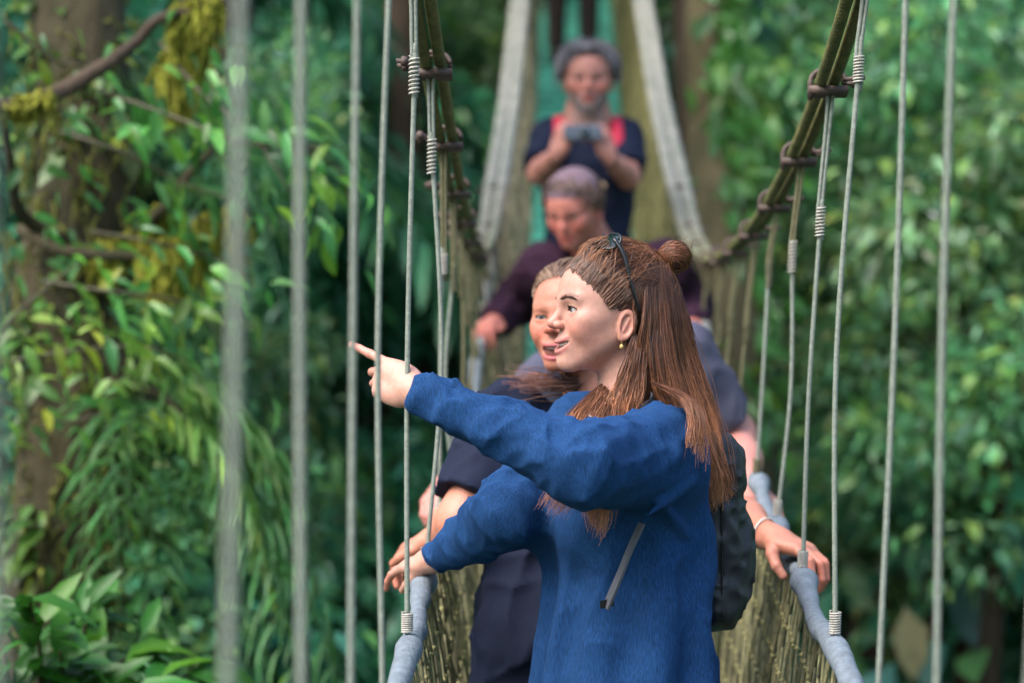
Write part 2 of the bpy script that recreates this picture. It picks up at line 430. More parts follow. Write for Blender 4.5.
def strand_set(GA, GB, n, r0, r1, jit, cols, K=16, s0=None, lift=.0, seed=1, clump=5, wav=.0100, lvar=.2):
    """strands interpolated between two guides (world points, same count)"""
    g = np.random.default_rng(seed); a = spline(GA, K); b = spline(GB, K)
    s = g.random(n); cl = np.round(s*n/clump)/n*clump
    t = np.linspace(0, 1, K)
    s = s[:, None]*(1-t*.45)+np.clip(cl, 0, 1)[:, None]*t*.45
    pl = a[None]*(1-s[:, :, None])+b[None]*s[:, :, None]
    off = g.normal(0, 1, (n, 1, 3))*jit*(.35+t[None, :, None])
    wv = np.sin(t[None, :, None]*g.uniform(3, 9, (n, 1, 3))+g.uniform(0, 6.3, (n, 1, 3)))*jit*.8*t[None, :, None]
    cid = np.round(s[:, 0]*n/clump*1.0).astype(int); gc = np.random.default_rng(seed+99); nc = cid.max()+2
    ph, fq, dx = gc.uniform(0, 6.3, nc)[cid], gc.uniform(6, 12, nc)[cid], gc.normal(0, 1, (nc, 3))[cid]
    amp = wav*(.15+t[None]**1.2)*np.sin(ph[:, None]+fq[:, None]*t[None]+g.normal(0, .25, (n, 1))); pl = pl+off+wv+amp[:, :, None]*(dx/np.linalg.norm(dx, axis=1)[:, None])[:, None]
    L = 1-np.abs(g.normal(0, lvar, n)); L = np.clip(L, .3, 1); 
    t0 = g.random(n)**1.5*.14; tt = t0[:, None]+t[None]*(L-t0)[:, None]; i = np.clip((tt*(K-1)).astype(int), 0, K-2); fr = (tt*(K-1)-i)[:, :, None]
    idx = np.arange(n)[:, None]; pl = pl[idx, i]*(1-fr)+pl[idx, i+1]*fr
    rad = (r0+(r1-r0)*t**1.5)[None]*g.uniform(.6, 1.3, (n, 1))
    c0, c1 = A(*cols[0]), A(*cols[1]); ct = (t[None, :, None]**1.6)*cols[2] if len(cols) > 2 else t[None, :, None]
    cc = (c0*(1-ct)+c1*ct)*g.uniform(.6, 1.4, (n, 1, 1))*gc.uniform(.5, 1.75, nc)[cid][:, None, None]*np.ones((n, K, 1))
    return pl, rad, cc
def add_strands(mb, *args, **kw):
    pl, rad, cc = strand_set(*args, **kw); V, Q, c = tubes(pl, rad, cc); mb.add(V, Q, None, c)
# ------------------------------------------------------------------ the bridge profile (needed by the people too)
def deck_z(d): return float(np.interp(d, DZ_D, DZ_Z))
_dk = A(-2, 0, 2, 3.2, 4.2, 5.25, 6.5, 8.3, 10, 12, 14, 16, 18, 22); _dz = A(-1.35, -1.53, -1.60, -1.585, -1.478, -1.365, -1.18, -.75, -.14, .64, 1.35, 2.1, 2.75, 4.1)
DZ_D = np.linspace(-2, 22, 400)
def _sm(x, y, q):
    v = np.interp(q, x, y); k = np.hanning(21); k /= k.sum(); vp = np.pad(v, 10, mode='reflect', reflect_type='odd'); return np.convolve(vp, k, 'valid')
DZ_Z = _sm(_dk, _dz, DZ_D)
def mid_x(d): return .09+.021*d

def person(name, label, o, sk, L, R, eL, eR, wL, wR, hL, hR, tbase, ttop, prof, shirt_m, trouser_m, shoe_m, skin, h_head=.0022, h_body=.006,
           sleeve='short', srad=(.066, .056, .05), seed=1, hand_h=.0025, extra=None, shirt_name='shirt', fold=.008, neckhole=.062, hip=None, legkw={}, group=None, hs=1.0, fat=1.0):
    """root Empty at the feet > body (one mesh: head, neck, arms, hands), shirt, trousers, shoes, eyes"""
    bx, by = hip[0], hip[1]
    root = empty('person', (bx, by, deck_z(by)), label, 'person', group)
    mb = MB(); make_head(mb, o, h_head)
    for side, w, e, s, hh in ((1, wL, eL, L, hL), (-1, wR, eR, R, hR)):
        fd, back, fing, th = hh
        make_hand(mb, w, fd, back, side, fing, th, skin, hand_h, e, s, fat=fat, s=hs)
    right = nrm(R-L)
    def core(P):
        d = torso_sdf(P, tbase, ttop, right, [(t, a*.86, b*.86, of) for t, a, b, of in prof])
        for e, s in ((eL, L), (eR, R)): d = su(d, cap(P, s, e, .045, .038), .04)
        return d
    lo, hi = bbox([tbase, ttop, L, R, eL, eR], .2); V, Q = mesh_sdf(core, lo, hi, .014); mb.add(V, Q, None, np.tile(A(*skin), (len(V), 1)))
    mb.build('body', M_skin, root)
    f = np.cross(nrm(ttop-tbase), right)
    arms = []
    for s, e, w in ((L, eL, wL), (R, eR, wR)):
        arms.append((s, e, w))
    def shirt(P):
        d = torso_sdf(P, tbase, ttop, right, prof)
        for s, e, w in arms:
            if sleeve == 'long':
                a = cut(limb(P, s, e, w, *srad), P, w, w-e); al_ = (P-w)@nrm(e-w); a = a-.0016*np.exp(-((al_-.006)/.005)**2)+.0012*np.exp(-((al_-.016)/.0025)**2)
                a = a-folds(P, np.cross(e-s, w-e)+nrm(w-e)*.02 if np.linalg.norm(np.cross(nrm(e-s), nrm(w-e))) > .3 else A(.3, .2, 1), 30, fold, seed)
                a = a-folds(P, nrm(e-s)+A(.2, .5, .9), 38, fold*.6, seed+7)
            else:
                c = s+(e-s)*.80; a = cut(cap(P, s, e, srad[0], srad[1]), P, c, e-s)
                a = a-folds(P, nrm(e-s)+A(.3, 0, .5), 30, fold*.6, seed)
            d = su(d, a, .035)
        d = d-folds(P, A(.35, .1, .9), 16, fold*1.1, seed+2, .2)-folds(P, A(.9, .2, .35), 22, fold*.5, seed+4)
        d = ss(d, cap(P, ttop-nrm(ttop-tbase)*.035+f*.02, o['neckw']+A(0, 0, .08)-f*.0, neckhole, neckhole), .01)
        if extra: d = extra(P, d)
        return d
    lo, hi = bbox([tbase, ttop, L, R, eL, eR, wL, wR] if sleeve == 'long' else [tbase, ttop, L, R, eL, eR], .21)
    V, Q = mesh_sdf(shirt, lo, hi, h_body); mesh_np(shirt_name, V, Q, shirt_m, root)
    legs(root, hip, A(right[0], right[1], 0), deck_z(by), trouser_m, shoe_m, skin, **legkw)
    return root, shirt

M_blue = mat('blue_marl_jersey', (.012, .047, .137), .9, nscale=480, namp=.42, stretch=(1, 1, .15), bump=.08, bdist=.0008, bscale=700, sheen=0.0, spec=.12)
M_navy = mat('navy_cotton', (.012, .016, .035), .8, nscale=300, namp=.2, bump=.3, bdist=.001, bscale=600, sheen=0.0, spec=.12)
M_slate = mat('slate_cotton', (.085, .085, .125), .85, nscale=300, namp=.15, bump=.3, bdist=.001, bscale=600, sheen=0.0, spec=.12)
M_plum = mat('plum_knit', (.034, .014, .028), .9, nscale=300, namp=.2, bump=.3, bdist=.002, bscale=400, sheen=0.0, spec=.12)
M_denim = mat('dark_denim', (.02, .03, .06), .85, nscale=400, namp=.3, bump=.3)
M_dkcloth = mat('dark_trouser_cloth', (.012, .013, .018), .85, nscale=300, namp=.2, bump=.3)
M_brown = mat('brown_trouser_cloth', (.06, .035, .03), .85, nscale=300, namp=.2, bump=.3)
M_khaki = mat('khaki_trouser_cloth', (.16, .13, .09), .85, nscale=300, namp=.2, bump=.3)
M_shoe = mat('shoe_leather', (.03, .025, .02), .6, nscale=80, namp=.2)
M_nylon = mat('black_nylon', (.010, .011, .018), .45, nscale=500, namp=.2, bump=.4, bdist=.0015, bscale=600, spec=.5)
M_web = mat('grey_webbing', (.085, .085, .10), .7, nscale=600, namp=.2, bump=.5, bdist=.001)
M_red = mat('red_strap_fabric', (.55, .012, .045), .6, nscale=300, namp=.15)
M_black = mat('black_plastic', (.008, .008, .009), .25, nscale=50, namp=.05, bump=0)
M_lens = mat('dark_green_lens', (.004, .014, .012), .06, nscale=50, namp=.02, bump=0, spec=.8)
M_screen = mat('camera_glass', (.02, .05, .07), .1, nscale=50, namp=.05, bump=0)
M_silver = mat('silver_camera_body', (.10, .12, .15), .35, nscale=50, namp=.05, bump=0)
M_bead = mat('earring_bead', (.55, .36, .12), .25, nscale=50, namp=.05, bump=0)

def surf(o, dirs, off=0.0, c0=A(0, -.005, .045)):
    """points where rays from the skull's middle leave the head (head coordinates)"""
    dirs = np.asarray(dirs, float); dirs = dirs/np.linalg.norm(dirs, axis=-1, keepdims=True)
    sh = dirs.shape; D = dirs.reshape(-1, 3); oo = {k: v for k, v in o.items() if k != 'neck'}
    t = np.full(len(D), .20)
    for _ in range(14):
        t = t-head_sdf(c0+D*t[:, None], oo)*.9
    return (c0+D*(t+off)[:, None]).reshape(sh)
def dirn(az, el):
    az, el = np.radians(az), np.radians(el)
    return np.stack([-np.sin(az)*np.cos(el), np.cos(az)*np.cos(el), np.sin(el)+0*az], -1)   # az>0: the person's left
def slerp(a, b, t):
    a = a/np.linalg.norm(a, axis=-1, keepdims=True); b = b/np.linalg.norm(b, axis=-1, keepdims=True)
    w = np.arccos(np.clip((a*b).sum(-1), -1, 1))[:, None]; s = np.sin(w)+1e-6
    return (np.sin((1-t)[None]*w)/s)[..., None]*a[:, None]+(np.sin(t[None]*w)/s)[..., None]*b[:, None]
def hair_on_skull(mb, o, A0, B0, K, r, cols, g, off=(.002, .010), lift=.004, bow=0.0):
    """strands along the skull from directions A0 to B0 (N,3)"""
    n = len(A0); t = np.linspace(0, 1, K); D = slerp(A0, B0, t)
    if bow: D = D+A(0, 0, 1)*(bow*np.sin(t*math.pi))[None, :, None]
    pl = surf(o, D)
    c0 = A(0, -.005, .045); rad = pl-c0; rn = rad/np.linalg.norm(rad, axis=2, keepdims=True)
    h = g.uniform(off[0], off[1], (n, 1, 1))*np.minimum(1, .25+t*4)[None, :, None]+lift*np.sin(t*math.pi)[None, :, None]
    pl = pl+rn*h+g.normal(0, .0006, pl.shape)
    pl = hw(o, pl)
    rr = np.full((n, K), r)*g.uniform(.6, 1.3, (n, 1))
    c0c, c1c = A(*cols[0]), A(*cols[1]); w = g.random((n, 1, 1)); cl_ = vnoise(np.stack([A0[:, 0]*9+20, A0[:, 1]*9+20, A0[:, 2]*9+20], 1), 3); cc = (c0c*(1-w)+c1c*w)*g.uniform(.7, 1.35, (n, 1, 1))*(.55+.95*cl_)[:, None, None]*np.ones((n, K, 1))
    V, Q, c = tubes(pl, rr, cc); mb.add(V, Q, None, c)
# ================================================================== the pointing woman
def build_pointing_woman():
    skin = (.50, .27, .205); yaw = math.radians(75)
    f = A(-math.sin(yaw), -math.cos(yaw), .03)
    o = dict(R=frame(f), c=A(.163, 4.0, .0235), s=1.0, skin=skin, brow=(.045, .02, .013), smile=11.5,  open=.0030, eye=.0044, deep=.88,
             neckw=P3(628, 415, 4.0), neckr=.046, gaze=(.10, 1, .02), lip=(.47, .17, .155), wide=.97)
    L = P3(663, 446, 3.84); Rr = P3(586, 430, 4.10)
    eL = P3(582, 462, 3.67); wL = P3(402, 384, 3.73); eR = P3(508, 512, 3.98); wR = P3(427, 558, 4.19)
    fl = [(3, 0, 5, 4), (-11, 44, 92, 50), (-12, 54, 90, 50), (-14, 62, 85, 50)]
    fr = [(4, 12, 18, 12), (1, 8, 12, 10), (-4, 14, 20, 12), (-10, 22, 22, 15)]
    hL = (A(-.78, .45, .33), A(-.35, -.88, .25), fl, TH_TUCK); hR = (A(-.55, .78, -.16), A(-.1, -.45, 1), fr, ((.014, .026, -.016), (.002, .026, -.012), (0, .02, -.008)))
    base = A(.188, 4.0, -.74); top = P3(627, 402, 3.99)
    prof = [(0, .205, .150, 0), (.25, .190, .138, 0), (.55, .165, .118, 0), (.72, .155, .112, .008), (.86, .135, .090, .005), (.95, .115, .072, 0), (1.0, .075, .055, 0)]
    right = nrm(Rr-L); fw = np.cross(A(0, 0, 1), right)
    def extra(P, d):
        for s in (-1, 1): d = su(d, ell(P, base+(top-base)*.70+fw*.085+right*.065*s, (.055, .055, .06)), .05)
        # loose cloth hanging under the raised arm
        d = su(d, cap(P, P3(668, 470, 3.86), P3(612, 476, 3.75), .056, .046), .05)
        d = su(d, cap(P, P3(676, 470, 3.90), P3(686, 560, 3.95), .030, .045), .06)
        # diagonal drag folds from the shoulder and long soft folds of the skirt
        for a, b, r in ((P3(675, 455, 3.76), P3(600, 505, 3.69), .010), (P3(690, 480, 3.80), P3(640, 520, 3.74), .010), (P3(560, 430, 3.66), P3(500, 425, 3.68), .008),
                        (P3(530, 440, 3.665), P3(455, 408, 3.70), .008), (P3(640, 455, 3.75), P3(560, 475, 3.66), .007), (P3(455, 378, 3.70), P3(500, 432, 3.67), .005), (P3(432, 372, 3.705), P3(452, 402, 3.69), .004), (P3(520, 405, 3.67), P3(575, 468, 3.63), .006), (P3(600, 430, 3.70), P3(600, 500, 3.66), .007), (P3(690, 545, 3.90), P3(640, 480, 3.75), .006), (P3(695, 545, 3.90), P3(660, 500, 3.77), .007)):
            d = su(d, cap(P, a, b, r, r*.3), .014)
        low = np.clip((-.22-P[:, 2])/.3, 0, 1); th_ = np.arctan2(P[:, 1]-4.0, P[:, 0]-.188)
        d = d-low*.010*np.sin(th_*9+3*vnoise(P*A(6, 6, 2.5), 3)+1.5*np.sin(P[:, 2]*6))
        return d
    root, shirt = person('pointing', 'young woman in a blue long-sleeved top with a hair bun, pointing out to the left', o, skin, L, Rr, eL, eR, P3(417, 391, 3.735), P3(434, 558, 4.18),
        hL, hR, base, top, prof, M_blue, M_denim, M_shoe, skin, h_head=.0017, h_body=.0048, sleeve='long', srad=(.064, .054, .027), seed=21, hand_h=.0018,
        extra=extra, shirt_name='long_sleeved_top', fold=.0075, neckhole=.066, hip=A(.188, 4.0, -.60), hs=.87, fat=.75)
    # the head's small parts
    make_eyes(o, root, iris=(.10, .16, .18)); make_teeth(o, root)
    R, c = o['R'], o['c']; tow = lambda v: hw(o, v)
    for sx in (-1, 1):                                   # upper lashes
        mb = MB()
        for i in range(22):
            u = -1+2*i/21; x = .031*.97*sx+u*.0118; zz = .0262+.0040*math.sqrt(max(0, 1-u*u*.9)); yy = .0768+math.sqrt(max(1e-6, .0137**2-(u*.0118)**2-(zz-.0265)**2))
            p0 = A(x, yy, zz); mb.tube([tow(p0), tow(p0+A(u*.0015, .003, .0008)), tow(p0+A(u*.003, .0052, .0032))], [.0004, .0003, .00012], 3, (.02, .012, .01))
        mb.build('eyelashes', M_hair, root)
    g = np.random.default_rng(3); mb = MB()
    for sx in (-1, 1):
        u = g.random(90); x = .012+u*.036; zz = .0425+.0045*np.sin(np.clip(u, 0, 1)*math.pi*.85)+g.normal(0, .0015, 90)*(1-.5*u)
        P = surf(o, np.stack([x*sx, np.full(90, .1), zz-.045], 1)); 
        D = np.stack([sx*(.003+.003*u), -.0006-.002*u, .0018-.0035*u], 1)
        pl = np.stack([P, P+D*.6+A(0, .0008, 0), P+D*1.2+A(0, .0008, 0)], 1); pl = hw(o, pl)
        V, Q, cc = tubes(pl, np.full((90, 3), .00042), np.ones((90, 3, 3))*A(.085, .042, .028)); mb.add(V, Q, None, cc)
    mb.build('eyebrows', M_hair, root)
    # ---- hair
    D1, D2, D3 = (.085, .034, .020), (.17, .075, .042), (.42, .17, .075)
    mb = MB()
    n_ = nrm(A(0, .100, -.068))
    def cap_fn(P):
        q = wh(o, P)
        d = ell(q, (0, -.009, .050), (.073, .097, .081)); d = su(d, ell(q, (0, .028, .068), (.0545, .0665, .0455)), .03)
        pl = (q-A(0, .084, .103))@n_
        d = si(d, pl+.004+np.maximum(0, np.abs(q[:, 0])-.045)*.5, .006)
        d = ss(d, ell(q, (-.075, -.002, -.002), (.02, .019, .030)), .004); d = ss(d, ell(q, (.075, -.002, -.002), (.02, .019, .030)), .004)
        d = si(d, -(q[:, 2]+.05), .02)
        b = ell(q, (0, -.108, .119), (.0255, .0255, .0235)); b = b-.0022*np.sin((q[:, 0]*1.0+q[:, 2]*1.3)*420+np.sin(q[:, 1]*120)*1.5)
        d = su(d, b, .006)
        m = limb(P, P3(655, 325, 4.03), P3(668, 395, 4.02), P3(700, 452, 3.985), .050, .050, .028, .03)
        m = su(m, cap(P, P3(640, 345, 3.98), P3(640, 392, 3.97), .024, .020), .03)
        m = su(m, cap(P, P3(700, 452, 3.985), P3(718, 498, 3.96), .022, .007), .02)
        m = m-folds(P, A(.25, 0, -1), 60, .005, 5, .12)
        d = su(d, m, .02)
        fr_ = limb(P, P3(612, 395, 3.99), P3(596, 422, 3.89), P3(575, 455, 3.83), .008, .012, .012, .02); fr_ = su(fr_, cap(P, P3(575, 455, 3.83), P3(552, 495, 3.80), .012, .004), .02)
        fr_ = su(fr_, cap(P, P3(592, 420, 3.88), P3(598, 505, 3.80), .010, .004), .02)
        return su(d, fr_-folds(P, A(.25, 0, -1), 60, .005, 8, .12), .01)
    V, Q = mesh_sdf(cap_fn, *bbox([P3(545, 250, 3.85), P3(725, 515, 4.1), P3(690, 240, 4.1)], .03), .0034)
    cc = np.tile(A(*D1), (len(V), 1)); wv = np.clip((-V[:, 2]-.08)/.2, 0, 1)[:, None]; cc = cc*(1-wv)+A(*D3)*.6*wv; mb.add(V, Q, None, cc)
    # pulled back over the skull to the bun
    def hairline(az):
        els = np.linspace(-12, 62, 38); out = np.zeros(len(az))
        Pg = surf(o, dirn(np.repeat(az, 38), np.tile(els, len(az)))).reshape(len(az), 38, 3)
        m = ((Pg-A(0, .088, .099))@n_+np.maximum(0, np.abs(Pg[..., 0])-.045)*.5) < .002
        return els[np.argmax(m, axis=1)]
    azt = np.linspace(-118, 118, 60); elt = hairline(azt)
    n = 2100; az = g.uniform(-112, 112, n)
    el = np.interp(az, azt, elt)+g.normal(0, 1.2, n)+g.random(n)**2*16; el = np.where(np.abs(az) > 82, np.maximum(el, 8), el)
    bd = dirn(180+g.normal(0, 6, n), 36+g.normal(0, 5, n))
    hair_on_skull(mb, o, dirn(az, el), bd, 18, .00065, (D1, D2), g, off=(.002, .006), lift=.006, bow=.10)
    n = 110; az = g.uniform(-90, 90, n)                   # baby hairs and flyaways
    hair_on_skull(mb, o, dirn(az, np.interp(np.abs(az), [0, 40, 70, 90], [44, 34, 8, 8])), dirn(180+g.normal(0, 30, n), 45+g.normal(0, 20, n)), 12, .0004, (D2, D3), g, off=(.012, .018), lift=.008, bow=.12)
    n = 900; az = g.uniform(98, 178, n)*np.where(g.random(n) < .8, 1, -1)
    hair_on_skull(mb, o, dirn(az*.97, 40+g.normal(0, 4, n)), dirn(az, -34+g.normal(0, 20, n)), 16, .0006, (D1, D2), g, off=(.001, .007), lift=.003)
    # bun wound round itself
    cb = A(0, -.108, .120)
    for k in range(300):
        ax = nrm(g.normal(0, .16, 3)+(A(1.0, .5, .35) if k % 3 else A(.5, -.3, 1.0))); u = nrm(np.cross(ax, A(0, .2, 1))); v = np.cross(ax, u); h0 = g.uniform(-.017, .017); rr = math.sqrt(max(1e-5, .0272**2-h0*h0)); a0 = g.uniform(0, 6.3); sp = g.uniform(2.0, 4.5)
        th = np.linspace(a0, a0+sp, 14); pts = cb+ax*h0+rr*(np.cos(th)[:, None]*u+np.sin(th)[:, None]*v)*(1+.03*g.normal())
        mb.tube(tow(pts), .0009, 3, A(*D2)*g.uniform(.35, 1.5)*A(1.1, .95, .8), caps=False)
    for k in range(14):
        a0 = cb+A(*g.normal(0, .014, 3)); pts = spline([a0, a0+A(*g.normal(0, .012, 3))+A(0, -.012, .012), a0+A(*g.normal(0, .02, 3))+A(0, -.02, .01)], 10); mb.tube(tow(pts), .0004, 3, D2, caps=False)
    pp = lambda l: [P3(*q) for q in l]
    S = lambda Ga, Gb, n, cols, seed, j=.0022, r=.00072, cl=9: add_strands(mb, pp(Ga), pp(Gb), int(n*2.6), r*.82, .0002, j*1.15, cols, seed=seed, clump=cl)
    dn = (D1, D3, .8)
    # falling from the crown behind the ear and down the back
    S([(646, 262, 3.955), (643, 315, 3.928), (636, 360, 3.93), (626, 400, 3.935), (622, 425, 3.93)], [(668, 262, 3.98), (675, 320, 3.962), (682, 385, 3.965), (700, 440, 3.955), (716, 505, 3.945)], 420, dn, 31)
    S([(660, 258, 3.97), (666, 312, 3.95), (670, 370, 3.955), (690, 440, 3.94), (712, 510, 3.935)], [(676, 272, 4.04), (686, 312, 4.02), (698, 360, 4.01), (716, 410, 3.985), (732, 492, 3.95)], 380, dn, 32)
    S([(648, 305, 3.95), (650, 350, 3.925), (655, 390, 3.925), (676, 430, 3.90), (704, 500, 3.90)], [(668, 300, 3.95), (676, 360, 3.945), (690, 410, 3.94), (708, 450, 3.93), (722, 490, 3.93)], 260, dn, 33)
    S([(634, 330, 3.935), (626, 360, 3.93), (614, 390, 3.925), (606, 415, 3.90)], [(646, 340, 3.93), (644, 370, 3.925), (640, 400, 3.92), (628, 425, 3.88)], 220, dn, 34)
    # round the neck and down the chest, ends below the raised arm
    S([(606, 380, 3.99), (584, 400, 3.93), (566, 420, 3.87), (560, 470, 3.82), (540, 505, 3.79)], [(616, 395, 3.95), (608, 415, 3.88), (600, 440, 3.83), (588, 480, 3.79), (562, 515, 3.775)], 260, (D2, D3, 1.0), 35, .0035)
    S([(600, 385, 3.97), (590, 420, 3.87), (582, 450, 3.83), (584, 490, 3.78), (592, 525, 3.77)], [(622, 400, 3.93), (618, 430, 3.85), (608, 460, 3.79), (610, 500, 3.75), (600, 538, 3.745)], 200, (D2, D3, 1.0), 36, .0035)
    # over the near shoulder
    S([(650, 380, 3.91), (674, 392, 3.82), (690, 410, 3.765), (684, 445, 3.745)], [(668, 385, 3.92), (690, 398, 3.85), (704, 424, 3.79), (708, 470, 3.775)], 110, dn, 37, .002)
    S([(700, 430, 3.93), (712, 460, 3.92), (716, 490, 3.92), (700, 515, 3.92)], [(716, 430, 3.95), (722, 460, 3.95), (730, 480, 3.95), (740, 490, 3.96)], 50, (D2, D3, 1.0), 38, .003)
    mb.build('hair', M_hair, root)
    # earring
    e = tow(A(-.071, .003, -.030)); mb = MB(); mb.tube([e+A(0, 0, .006), e+A(0, 0, .0015)], .0005, 6); V, Q = mesh_sdf(lambda P: ell(P, e-A(0, .002, .002), (.0034, .0034, .0042)), e-.008, e+.008, .001); mb.add(V, Q); mb.build('earring', M_bead, root)
    # ---- sunglasses pushed up into the hair: a thing of its own
    sg = empty('sunglasses', tow(A(0, .012, .135)), "black sunglasses pushed up on the pointing woman's hair", 'sunglasses')
    mb = MB(); ml = MB()
    for sx in (-1, 1):
        cx = A(.033*sx, .022, .141); u = nrm(A(1, -.28*sx, -.10*sx)); v = nrm(A(0, -.70, .58)); w = np.cross(u, v)
        if w[2] < 0: w = -w
        th = np.linspace(0, 2*math.pi, 33)[:-1]; se = lambda t: np.sign(t)*abs(t)**.72
        rim = np.array([tow(cx+u*.0255*se(math.cos(t))+v*.019*se(math.sin(t))+w*(-.5*(math.cos(t)*.0255*1)**2*22)) for t in th]+[tow(cx+u*.0255+w*(-.5*(.0255)**2*22))])
        mb.tube(rim, .0027, 6, caps=False)
        cV = [tow(cx+w*.0012)]+list(rim[:-1]); ml.add(np.array(cV), None, [(0, i+1, (i+1) % 32+1) for i in range(32)])
        cV = [tow(cx-w*.0005)]+list(rim[:-1]-w@R.T*.0012); ml.add(np.array(cV), None, [(0, (i+1) % 32+1, i+1) for i in range(32)])
        tp = spline([cx+A(.024*sx, -.002, .004), A(.072*sx, .004, .118), A(.081*sx, -.006, .075), A(.082*sx, -.016, .045), A(.080*sx, -.024, .024)], 16)
        m2 = MB(); m2.tube([tow(q) for q in tp], np.linspace(.0040, .0027, 16), 8); m2.build('temple', M_black, sg)
    mb.tube([tow(A(-.009, .031, .139)), tow(A(0, .033, .141)), tow(A(.009, .031, .139))], .0018, 6)
    mb.build('frame', M_black, sg); ml.build('lens', M_lens, sg)
    # ---- backpack on her back: a thing of its own
    fw = nrm(A(fw[0], fw[1], 0)); rt = nrm(A(right[0], right[1], 0)); bc = A(.172, 4.0, -.315)-fw*.150-rt*.005; Rb = np.stack([rt, fw, A(0, 0, 1)], 1)
    bp = empty('backpack', bc-A(0, 0, .25), "black nylon backpack worn by the pointing woman", 'backpack')
    def pack(P):
        q = (P-bc)@Rb; b = A(.105, .048, .165); r = .045; w = np.abs(q)-(b-r)*A(1, 1, 1); d = np.linalg.norm(np.maximum(w, 0), axis=1)+np.minimum(w.max(1), 0)-r
        d = su(d, ell(q, (0, -.040, -.04), (.09, .045, .12)), .02)
        d = d-folds(q, A(1, 0, .1), 42, .008, 9, .2)-folds(q, A(.3, 1, .6), 25, .005, 10, .2)+.0035*np.exp(-((q[:, 1]-.012)/.003)**2)
        return d
    V, Q = mesh_sdf(pack, bc-.26, bc+.26, .0055); mesh_np('pack_body', V, Q, M_nylon, bp)
    mb = MB()
    th = np.linspace(-.16, .16, 20); mb.tube([bc+Rb@A(-.1065, .012, q*.85) for q in th], .0016, 6); mb.build('zip', M_black, bp)
    def ribbon(name, pts, wd, axis, m, t=.0022):
        pts = spline(pts, 26); b = MB()
        tt = np.gradient(pts, axis=0); tt /= np.linalg.norm(tt, axis=1)[:, None]; sd = np.cross(tt, axis); sd /= np.linalg.norm(sd, axis=1)[:, None]; nn = np.cross(sd, tt)
        V = np.stack([pts+sd*wd+nn*t, pts+sd*wd-nn*t, pts-sd*wd-nn*t, pts-sd*wd+nn*t], 1).reshape(-1, 3); k = len(pts)
        i = np.arange(k-1)[:, None]*4; j = np.arange(4)[None]; Q = np.stack([i+j, i+(j+1) % 4, i+4+(j+1) % 4, i+4+j], -1).reshape(-1, 4)
        Q = np.concatenate([Q, [[0, 3, 2, 1]], [[(k-1)*4+z for z in (0, 1, 2, 3)]]]); b.add(V, Q); return b.build(name, m, bp, smooth=False)
    ribbon('strap', [P3(642, 522, 3.800), P3(630, 548, 3.795), P3(618, 578, 3.79), P3(606, 606, 3.80)], .0085, fw, M_web)
    mb = MB(); e = P3(607, 602, 3.798); mb.box(e, nrm(A(1, .3, .2)), fw, A(0, 0, 1), .009, .003, .006); mb.build('buckle', M_black, bp, smooth=False)
    for s in (-1, 1):
        ribbon('shoulder_strap', [bc+Rb@A(.07*s, .05, .17), bc+Rb@A(.085*s, .13, .215), bc+Rb@A(.088*s, .17, .18), bc+Rb@A(.09*s, .20, .12)], .02, fw, M_nylon, .004)
    return root
def gripping(n=0): return [(4, 28, 42, 25), (1, 30, 45, 25), (-3, 32, 45, 28), (-8, 35, 45, 30)]
# ================================================================== woman behind her
def short_hair(mb, o, cols, r=.0014, n=500, hl=None, off=(.004, .014), down=-25, seed=4, back_el=-30, K=9, msk=0):
    g = np.random.default_rng(seed); az = g.uniform(-180, 180, n); ab = np.abs(az)
    hl = hl or ([0, 30, 50, 65, 85, 110, 180], [40, 38, 26, 5, -8, -22, back_el])
    el0 = 88-g.random(n)*20; el1 = np.interp(ab, *hl)+g.normal(0, 3, n)
    s = g.random(n)**.7*.75
    a = dirn(az+g.normal(0, 8, n), el1*s+el0*(1-s)); b = dirn(az+g.normal(0, 14, n), el1)
    hair_on_skull(mb, o, a, b, K, r, cols, g, off=off, lift=.004)
def cap_mass(o, off=.004, hl=.088, zc=-.05, frontz=.099, ears=True):
    n_ = nrm(A(0, .100, -.068))
    def fn(q):
        d = ell(q, (0, -.009, .050), (.070+off*.7, .092+off, .078+off*.8)); d = su(d, ell(q, (0, .028, .066), (.053+off*.5, .066+off*.4, .045+off*.4)), .03)
        d = si(d, (q-A(0, hl, frontz))@n_+np.maximum(0, np.abs(q[:, 0])-.045)*.5, .006)
        for s in (-1, 1): d = ss(d, ell(q, (.075*s, .0, -.004), (.022, .021, .032)), .004)
        return si(d, -(q[:, 2]-zc), .015)
    return fn
def add_local(mb, o, fn, h, col, lo=A(-.12, -.15, -.20), hi=A(.12, .14, .17)):
    V, Q = mesh_sdf(fn, lo, hi, h); mb.add(hw(o, V), Q, None, np.tile(A(*col), (len(V), 1)))
